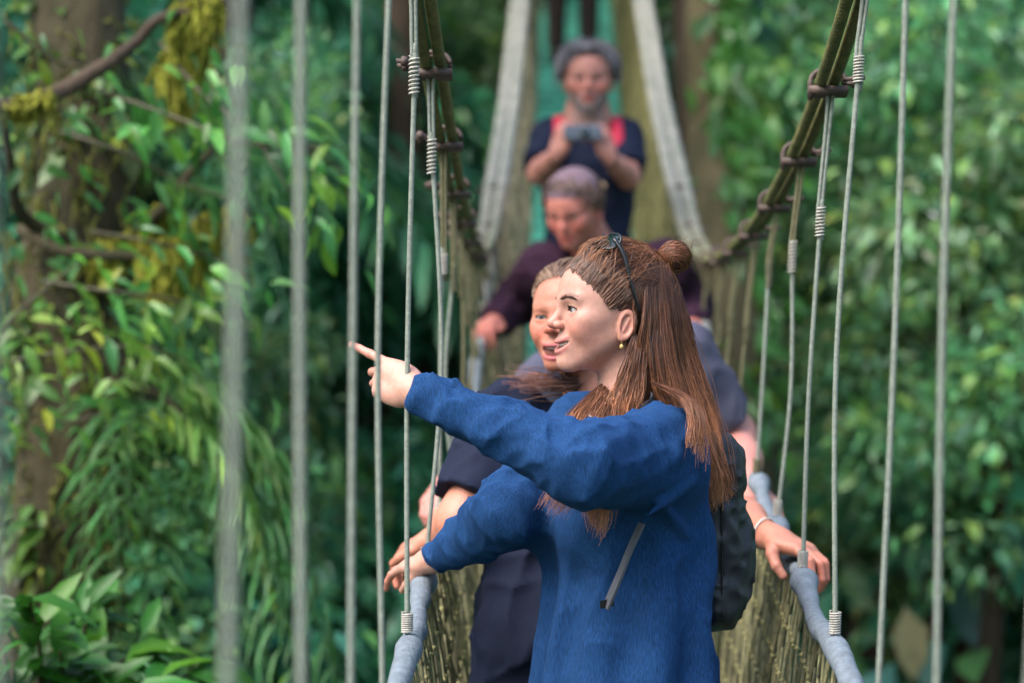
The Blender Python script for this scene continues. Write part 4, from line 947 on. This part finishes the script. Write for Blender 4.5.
TEAL = (.060, .25, .14); DEEP = (.05, .20, .12); MID = (.11, .29, .13); LIME = (.11, .24, .025); OLV = (.10, .15, .04)
def build_forest():
    g = np.random.default_rng(77)
    # terrain
    xs = np.linspace(-60, 60, 70); ys = np.linspace(-30, 90, 70); X, Y = np.meshgrid(xs, ys, indexing='ij'); Z = ground_z(X, Y)
    V = np.stack([X, Y, Z], -1).reshape(-1, 3); i = np.arange(69)[:, None]*70; j = np.arange(69)[None]; Q = np.stack([i+j, i+70+j, i+71+j, i+1+j], -1).reshape(-1, 4)
    tag(mesh_np('ground', V, Q, M_soil), kind='structure')
    # protos
    kinds = []
    def proto(base, leafL, n, asp, **kw):
        r = empty('leafy_tree', (0, 0, -100), 'x', 'tree'); r['label'] = 'x'
        cm = crown(g, 1.9, n, leafL, base, aspect=asp, **kw); cm.V = [v+A(0, 0, -100) for v in cm.V]
        cm.build('crown', M_leaf, r)
        tm = MB()
        tm.tube(spline([A(0, 0, -107.5), A(.12, .05, -104.5), A(-.05, 0, -102.2), A(.05, .02, -100.3)], 14), np.linspace(.16, .05, 14), 9)
        for k in range(6):
            e = unit(g, 1)[0]*A(1.5, 1.5, 1.0); s0 = A(0, 0, -101.5+.2*k); tm.tube(spline([s0, s0+e*.5+A(0, 0, .25), s0+e+A(0, 0, .6)], 8), np.linspace(.05, .012, 8), 6)
        tm.build('trunk', M_bark2, r); kinds.append(r); return r
    proto(TEAL, .22, 4200, .55); proto(DEEP, .30, 2600, .60, droop=.5); proto(MID, .16, 5600, .5, yel=.2, pale=.05); proto((.07, .26, .17), .33, 1300, .62, clumps=34, spread=.4, pale=.06)
    proto((.15, .29, .13), .18, 4800, .45, yel=.22, pale=.12)
    # fern-like palm kind
    r = empty('leafy_tree', (0, 0, -100), 'x', 'tree'); mb = MB()
    for k in range(26):
        a = k*2.4; e = g.uniform(-.1, .9); frond_mb(g, mb, A(0, 0, -100), nrm(A(math.cos(a), math.sin(a), e)), g.uniform(1.6, 2.3), (.05, .20, .09), nl=30, wl=.22, droop=.8, asp=.2)
    mb.build('crown', M_frond, r); mb = MB(); mb.tube(spline([A(0, 0, -107.5), A(.1, 0, -104), A(0, 0, -100)], 12), np.linspace(.13, .09, 12), 9); mb.build('trunk', M_bark2, r); kinds.append(r)
    desc = ['tree with dense teal-green leaves', 'dark tree with large drooping leaves', 'bright green bushy tree with small leaves', 'blue-green tree with very large broad leaves', 'light olive-green tree flecked with pale leaves', 'feathery tree fern with arching fronds']
    used = [False]*6
    spots = []
    # hand-weighted: right side brighter and olive, middle left dark teal
    for row, (yy, n, x0, x1, z0, z1, sp) in enumerate(((13.5, 17, -8, 9.5, -4.2, 4.0, 2.05), (17.5, 34, -9, 11, -4.5, 5.5, 1.9), (22.5, 44, -11, 13, -3.5, 7.5, 2.2))):
        got = []; tries = 0
        while len(got) < n and tries < 4000:
            tries += 1; x = g.uniform(x0, x1); z = g.uniform(z0, z1); y = yy+g.uniform(-1.2, 1.2)
            if abs(x-mid_x(y)) < 2.0 and y < 20 and z > deck_z(y)-3.2 and y < 19: continue
            if any(math.hypot(x-a, z-b) < sp*.72 for a, b in got): continue
            got.append((x, z)); spots.append((x, y, z))
    for (x, y, z) in spots:
        w = A(3, 2.2, 2.2, 1.6, 2.0, .8) if x > .8 else (A(3.4, 3.4, .7, 2.0, .25, .8) if x > -4.5 else A(2.5, 2, 1.5, 1.5, .8, 1))
        k = int(g.choice(6, p=w/w.sum())); side = 'left' if x < .3 else 'right'; far = 'nearer' if y < 15.5 else 'middle' if y < 20 else 'farthest'; hi = 'high' if z > 1.2 else 'low' if z < -1.2 else 'middle height'
        lab = f'{desc[k]}, {hi}, {far} rank, {side} of the bridge'
        grp = f'{desc[k]} in the {far} rank {side} of the bridge'
        rz = g.uniform(0, 6.28); sc = g.uniform(.75, 1.2)*(1.15 if y > 20 else 1)
        if not used[k]:
            o = kinds[k]; used[k] = True; o.location = (x, y, z); o.rotation_euler = (0, 0, rz); o.scale = (sc,)*3; o['label'] = lab; o['group'] = 'background trees'
        else: copy_tree(kinds[k], (x, y, z), rz, sc, lab, 'background trees')
    for k in range(6):
        if not used[k]:
            for ch in list(kinds[k].children): bpy.data.objects.remove(ch)
            bpy.data.objects.remove(kinds[k])
    # far wood on the slope: one mass
    n = 30000; x = g.uniform(-26, 28, n); z = g.uniform(-7, 14, n); y = 28+g.uniform(0, 5, n)+(z+7)*.35+1.6*np.sin(x*1.1)*np.cos(z*.9)
    u = unit(g, n); tone = .35+1.3*vnoise(np.stack([x*.8+40, z*.8+40, y*0+3], 1), 9)[:, None]; L = g.uniform(.3, .7, n)
    V, F, c = leaves(np.stack([x, y, z], 1), u+A(0, -.4, -.5), A(0, -.5, 1)+g.normal(0, .4, (n, 3)), L, L*.6, g.uniform(0, .5, n), np.clip(palette(g, n, TEAL, .3, .06, .02)*tone, .003, .5))
    mb = MB(); mb.add(V, None, F, c); tag(mb.build('far_forest', M_leaf), 'distant green forest slope closing the view behind all trees', 'forest', kind='stuff')
    # unseen forest leaves behind and beside the camera, added to block low sky light
    n = 16000; th = g.uniform(math.radians(26), math.radians(334), n); r = 13+g.uniform(0, 3, n)+1.5*np.sin(th*9); z = g.uniform(-7, 8.5, n)+1.5*np.sin(th*6)
    L = g.uniform(.4, .9, n); V, F, c = leaves(np.stack([np.sin(th)*r, np.cos(th)*r, z], 1), unit(g, n)+A(0, 0, -.5), A(0, 0, 1)+g.normal(0, .5, (n, 3)), L, L*.6, g.uniform(0, .5, n), palette(g, n, MID, .3, .06, .02))
    mb = MB(); mb.add(V, None, F, c); tag(mb.build('unseen_leaf_ring', M_leaf), 'unseen ring of forest leaves added round the clearing to block low light', 'forest', kind='stuff')
    # ---- bare trunks
    def bare(pts, r, m, lab, tuft=None):
        root = empty('bare_tree', pts[0], lab, 'tree'); trunk_mesh('trunk', pts, r, m, root, g)
        top = np.asarray(pts[-1]); cm = crown(g, 1.8, 1500, .25, MID); cm.V = [v+top+A(0, 0, 1.2) for v in cm.V]; cm.build('crown', M_leaf, root)
        if tuft: tuft(root)
    def ivy(root):
        mb = MB(); n = 900; q = spline([P3(708, -160, 11.9), P3(728, 40, 11.5), P3(738, 110, 11.3), P3(736, 240, 10.95), P3(752, 420, 10.6)], 60); i = g.integers(0, 60, n); p = q[i]+g.normal(0, .07, (n, 3)); L = g.uniform(.08, .18, n)
        V, F, c = leaves(p, g.normal(0, .4, (n, 3))+A(.3, -.2, -1), g.normal(0, .4, (n, 3))+A(0, -1, .3), L, L*.5, g.uniform(0, .4, n), palette(g, n, (.07, .20, .04), .3, .1, 0)); mb.add(V, None, F, c); mb.build('climber_leaves', M_leaf, root)
    bare([P3(748, 1900, 13), P3(742, 700, 12.7), P3(728, 400, 12.7), P3(716, 200, 12.9), P3(706, 20, 13), P3(690, -400, 13.3)], [.30, .21, .19, .18, .17, .14], M_bark2, 'straight brown trunk rising just right of the far end of the bridge')
    bare([P3(212, 1900, 12.0), P3(205, 700, 12), P3(200, 400, 12.0), P3(205, 200, 12.1), P3(208, 0, 12.2), P3(204, -450, 12.4)], [.22, .15, .13, .12, .12, .10], M_bark2, 'slim reddish-brown trunk behind the leafy branches on the left')
    bare([P3(790, 1600, 10.6), P3(748, 700, 10.6), P3(738, 430, 10.7), P3(730, 330, 10.8), P3(722, 200, 11.2), P3(712, 60, 11.6), P3(690, -500, 12.6)], [.22, .18, .175, .17, .15, .13, .10], mat('olive_mossy_bark', (.060, .046, .020), .95, nscale=5, namp=.5, bump=1, bdist=.03, stretch=(1, 1, .2), cdark=(.4, .55, .4)), 'mossy olive-brown trunk standing close behind the right net', ivy)
    bare([P3(450, 1700, 16.0), P3(432, 500, 16), P3(418, 300, 16), P3(408, 150, 16.2), P3(400, -300, 16.4)], [.25, .18, .16, .14, .12], M_bark2, 'dark trunk in the shade left of the bridge')
    # ---- mossy tree on the left
    D = 7.0
    T = empty('mossy_tree', P3(50, 3000, D), 'large leaning tree at the left covered in moss, ferns and climbing leaves', 'tree')
    tp = [P3(20, 3000, D), P3(50, 1200, D), P3(52, 640, D), P3(70, 520, D), P3(88, 400, D), P3(66, 300, D), P3(82, 180, D), P3(78, 60, D+.1), P3(70, -200, D+.3), P3(60, -700, D+.6)]
    trunk_mesh('trunk', tp, [.34, .24, .15, .165, .185, .165, .15, .155, .15, .13, .10], M_bark, T, g, 22, .10)
    brs = [([P3(60, 240, D-.15), P3(20, 210, D-.3), P3(10, 160, D-.4), P3(0, 100, D-.5)], .022), ([P3(-20, 108, D-.6), P3(40, 98, D-.5), P3(92, 72, D-.45), P3(135, 42, D-.4), P3(158, 18, D-.4), P3(205, 6, D-.35), P3(260, -14, D-.3)], .024),
           ([P3(70, 240, D-.1), P3(100, 252, D-.2), P3(135, 232, D-.3), P3(165, 205, D-.35), P3(200, 160, D-.3), P3(240, 140, D-.2), P3(340, 150, D-.1)], .020),
           ([P3(20, 228, D-.2), P3(60, 248, D-.3), P3(110, 254, D-.35), P3(160, 250, D-.35), P3(215, 216, D-.3), P3(255, 222, D-.3)], .018),
           ([P3(90, 380, D-.1), P3(130, 385, D-.2), P3(170, 400, D-.3), P3(205, 460, D-.3), P3(225, 520, D-.3)], .012)]
    for q, r in brs: trunk_mesh('branch', q, [r, r*.9, r*.7, r*.4], M_bark if r != .024 else M_bark2, T, g, 10, .08)
    M_yel = M_moss
    for (pts, n, rad, L) in (([P3(150, 248, D-.35), P3(175, 248, D-.35), P3(212, 222, D-.3), P3(240, 216, D-.3)], 900, .045, .10), ([P3(176, 10, D-.36), P3(200, 6, D-.35), P3(216, 2, D-.35)], 350, .03, .06), ([P3(172, 60, D-.3), P3(186, 40, D-.3), P3(200, 15, D-.3)], 700, .05, .12),
                             ([P3(-10, 106, D-.58), P3(50, 96, D-.5)], 300, .02, .03), ([P3(90, 252, D-.2), P3(130, 236, D-.3), P3(160, 208, D-.3)], 400, .025, .05)):
        moss_tufts(g, pts, n, rad, 'moss', M_yel, T, L)
    # moss and small climbers on the trunk
    q = spline(tp[1:9], 80); n = 1500; i = g.integers(4, 78, n); u = unit(g, n); u[:, 1] = -abs(u[:, 1]); p = q[i]+u*g.uniform(.12, .22, (n, 1)); L = g.uniform(.02, .09, n)*g.choice([.6, 1, 1.5], n)
    pick = vnoise(p*5+40, 3) > .46; p, u, L = p[pick], u[pick], L[pick]; n = len(p)
    mb = MB(); V, F, c = leaves(p, u+g.normal(0, .4, (n, 3))+A(0, 0, -.5), A(0, -.6, 1)+g.normal(0, .4, (n, 3)), L, L*.55, g.uniform(0, .6, n), palette(g, n, (.085, .17, .035), .45, .2, .08)); mb.add(V, None, F, c); mb.build('climbing_leaves', M_leaf, T)
    moss_tufts(g, tp[2:9], 6000, .21, 'trunk_moss', mat('green_brown_moss', (.12, .13, .02), .95, nscale=30, namp=.5, bump=1, bdist=.01), T, .06)
    # leafy sprays
    mb = MB()
    def spray(pts, n, L, spread, base, pale=.10, dz=-.45, asp=.42):
        q = spline([P3(*a) for a in pts], 40); mb.tube(q, np.linspace(.007, .003, 40), 5, (.08, .07, .03)); t = np.gradient(q, axis=0); t /= np.linalg.norm(t, axis=1)[:, None]
        i = g.integers(1, 40, n); p = q[i]+g.normal(0, spread, (n, 3)); l = L*g.uniform(.6, 1.3, n)
        V, F, c = leaves(p, t[i]*.7+g.normal(0, .55, (n, 3))+A(0, 0, dz), A(0, -.5, 1)+g.normal(0, .4, (n, 3)), l, l*asp*g.uniform(.8, 1.2, n), g.uniform(.1, .7, n), palette(g, n, base, .4, .2, pale)); mb.add(V, None, F, c)
    GR = (.065, .22, .045); YG = (.13, .27, .04)
    spray([(100, 90, 6.6), (160, 110, 6.5), (240, 140, 6.4), (330, 160, 6.4), (352, 205, 6.4)], 80, .10, .07, GR, .2)
    spray([(160, 40, 6.7), (200, 90, 6.6), (250, 130, 6.5), (290, 190, 6.4)], 55, .08, .10, GR, .14)
    spray([(60, 130, 6.7), (120, 150, 6.6), (180, 180, 6.6), (240, 200, 6.5)], 40, .08, .10, GR, .14)
    spray([(40, 280, 6.6), (110, 290, 6.5), (180, 300, 6.5), (215, 330, 6.5)], 60, .08, .10, GR, .14)
    spray([(10, 360, 6.5), (70, 350, 6.5), (140, 345, 6.4), (190, 360, 6.4)], 75, .08, .09, YG, .12)
    spray([(5, 20, 6.6), (60, 60, 6.6), (120, 70, 6.6)], 25, .06, .12, GR, .08)
    spray([(90, 230, 6.7), (150, 240, 6.6), (230, 260, 6.6)], 45, .08, .10, GR, .08)
    spray([(0, 330, 6.4), (30, 300, 6.4), (80, 260, 6.4)], 22, .05, .10, GR, .1)
    spray([(0, 400, 6.5), (60, 420, 6.5), (110, 410, 6.5)], 30, .06, .10, GR, .1)
    mb.build('leafy_sprays', M_leaf, T)
    mb = MB()
    for k in range(12):
        r0 = P3(g.uniform(90, 160), g.uniform(370, 450), 6.7+g.uniform(-.3, .5)); a = g.uniform(-.7, .7); frond_mb(g, mb, r0, nrm(A(math.cos(a), -math.sin(a)*.6, g.uniform(-.1, .6))), g.uniform(.35, .65), (.15, .32, .06), nl=20, wl=.30, droop=1.4, asp=.15)
    for k in range(15):
        r0 = P3(g.uniform(90, 190), g.uniform(430, 520), 6.9+g.uniform(-.2, .4)); frond_mb(g, mb, r0, nrm(A(g.uniform(-.2, .8), -.2, g.uniform(-.3, .4))), g.uniform(.4, .7), (.09, .25, .07), nl=18, wl=.26, droop=1.8, asp=.12)
    mb.build('hanging_ferns', M_frond, T)
    cm = crown(g, 1.6, 2600, .15, GR, yel=.15); cm.V = [v+P3(60, -750, D+.6) for v in cm.V]; cm.build('crown', M_leaf, T)
    # understory mass behind the trunk at left
    for k, (px, py, d, s, kind_) in enumerate(((150, 560, 9.2, .42, 2), (60, 480, 9.8, .45, 2), (200, 430, 10.0, .36, 4), (120, 640, 9.0, .40, 0), (-40, 330, 9.5, .5, 0), (140, 330, 9.6, .34, 2), (20, 60, 9.4, .42, 0), (160, 120, 9.8, .36, 2))):
        src = kinds[kind_]; p = P3(px, py, d); copy_tree(src, tuple(p), k*1.3, s, ['low green bush behind the hanging ferns', 'bush left of the mossy trunk foot', 'pale flecked bush below the leafy sprays', 'teal bush low at the left corner', 'teal bush behind the left edge', 'bright bush just right of the mossy trunk', 'teal bush behind the top of the mossy trunk', 'bright bush between the mossy trunk and the slim trunk'][k], 'bushes round the mossy tree')
    for k, (px, py, d, s, kind_) in enumerate(((385, 330, 15.5, .62, 0), (455, 70, 17.5, .62, 4), (345, 130, 16.5, .55, 0), (400, 560, 15.0, .6, 2))):
        copy_tree(kinds[kind_], tuple(P3(px, py, d)), k*1.7+.3, s, ['teal tree filling the gap behind the pointing hand', 'pale flecked tree left of the far end of the bridge', 'teal tree high between the left hanger ropes', 'bright bushy tree low behind the left handrail'][k], 'trees left of the bridge')
    # right side: brighter shrubs
    for k, (px, py, d, s, kind_) in enumerate(((960, 90, 12.0, .55, 2), (1000, 250, 11.5, .50, 4), (930, 330, 12.3, .50, 4), (1040, 420, 11.5, .55, 2), (960, 480, 12.2, .45, 4), (880, 220, 12.6, .40, 2))):
        src = kinds[kind_]; p = P3(px, py, d); copy_tree(src, tuple(p), k*2.1+.4, s, ['small-leaved bright shrub high at the right edge', 'pale flecked shrub at the right edge above the middle', 'pale flecked shrub right of the right hangers', 'bright shrub at the right edge below the middle', 'pale flecked shrub low at the right', 'bright shrub just behind the right main cable'][k], 'shrubs right of the bridge')
    # big heart leaves low at right
    for k, (px, py, d, L, cl) in enumerate(((905, 640, 11.0, .34, (.42, .36, .18)), (905, 500, 11.4, .36, (.035, .16, .09)), (760, 30, 12.0, .3, (.03, .14, .09)))):
        mb = MB(); p = P3(px, py-35, d); V, F, c = leaves(p[None], np.array([[.15, -.15, -1]]), np.array([[.1, -1, .1]]), np.array([L]), np.array([L*.62]), np.array([.2]), np.array([cl])); 
        mb.add(V, None, F, c); st = empty('big_leaf_plant', p+A(0, .2, -1.0), ['withered pale heart-shaped leaf low at the right', 'broad dark green leaf below the right hangers', 'broad teal leaf beside the brown trunk'][k], 'plant')
        mb.build('leaf', M_leaf, st); mb = MB(); mb.tube(spline([p+A(0, .2, -1.0), p+A(.02, .15, -.4), p+A(0, .05, .02), p], 12), .008, 5, (.05, .1, .03)); mb.build('stem', M_leaf, st)
    # foreground glossy plant, bottom left
    FP = empty('glossy_shrub', P3(60, 900, 5.4), 'sharp glossy-leaved green shrub in the bottom left corner', 'shrub'); mb = MB(); ml = MB()
    g2 = np.random.default_rng(5)
    for (a, b, c_) in (((20, 900), (40, 680), (30, 600)), ((40, 900), (90, 700), (150, 640)), ((40, 900), (80, 660), (85, 610)), ((10, 900), (10, 700), (-10, 620)), ((50, 900), (110, 720), (190, 672)), ((60, 900), (70, 740), (60, 650))):
        q = spline([P3(*a, 5.4), P3(*b, 5.3+g2.normal(0, .1)), P3(*c_, 5.2+g2.normal(0, .12))], 24); mb.tube(q, np.linspace(.008, .003, 24), 6)
        n = 22; i = g2.integers(10, 24, n); t = np.gradient(q, axis=0)[i]; t /= np.linalg.norm(t, axis=1)[:, None]; L = g2.uniform(.09, .16, n)
        V, F, c = leaves(q[i]+g2.normal(0, .012, (n, 3)), t*.8+g2.normal(0, .6, (n, 3))*A(1, .7, .5)+A(.3, 0, -.1), A(0, -.55, 1)+g2.normal(0, .25, (n, 3)), L, L*.40, g2.uniform(.1, .6, n), palette(g2, n, (.030, .13, .014), .3, .1, 0)); ml.add(V, None, F, c)
    mb.build('stem', M_bark, FP); ml.build('leaves', leafmat('glossy_leaf', .3, .38, .35), FP)

# ------------------------------------------------------------------ light and camera
def build_light():
    sc = bpy.context.scene; w = bpy.data.worlds.new('World'); sc.world = w; w.use_nodes = True; nt = w.node_tree
    sky = nt.nodes.new('ShaderNodeTexSky'); sky.sky_type = 'NISHITA'; sky.sun_disc = False; el, rot = math.radians(52), math.radians(-125)
    sky.sun_elevation = el; sky.sun_rotation = rot; sky.dust_density = 2.5; sky.air_density = 1.0
    nt.links.new(sky.outputs[0], nt.nodes['Background'].inputs[0]); nt.nodes['Background'].inputs[1].default_value = SKY
    L = bpy.data.lights.new('sun', 'SUN'); L.energy = SUN; L.angle = math.radians(55); L.color = (1, .96, .90)
    o = bpy.data.objects.new('sun', L); C.objects.link(o)
    d = Vector((math.sin(rot)*math.cos(el), math.cos(rot)*math.cos(el), math.sin(el)))       # towards the sun
    o.rotation_euler = d.to_track_quat('Z', 'Y').to_euler(); o.location = (-10, -10, 20)
    cd = bpy.data.cameras.new('camera'); cd.lens = 85; cd.sensor_width = 36; cd.clip_end = 400; cd.clip_start = .05
    cd.dof.use_dof = True; cd.dof.focus_distance = 3.88; cd.dof.aperture_fstop = 2.8
    co = bpy.data.objects.new('camera', cd); C.objects.link(co); co.location = (0, 0, 0); co.rotation_euler = (math.radians(90), 0, 0); sc.camera = co
    sc.view_settings.view_transform = 'Standard'; sc.view_settings.look = 'None'; sc.view_settings.exposure = EXPO; sc.view_settings.gamma = 1
    sc.render.resolution_x = 1024; sc.render.resolution_y = 683
SKY = .15; SUN = 1.5; EXPO = 1.75
build_light()
import time; t0 = time.time()
build_bridge(); print('bridge', time.time()-t0)
build_forest(); print('forest', time.time()-t0)
build_pointing_woman(); print('woman', time.time()-t0)
build_others(); print('others', time.time()-t0)
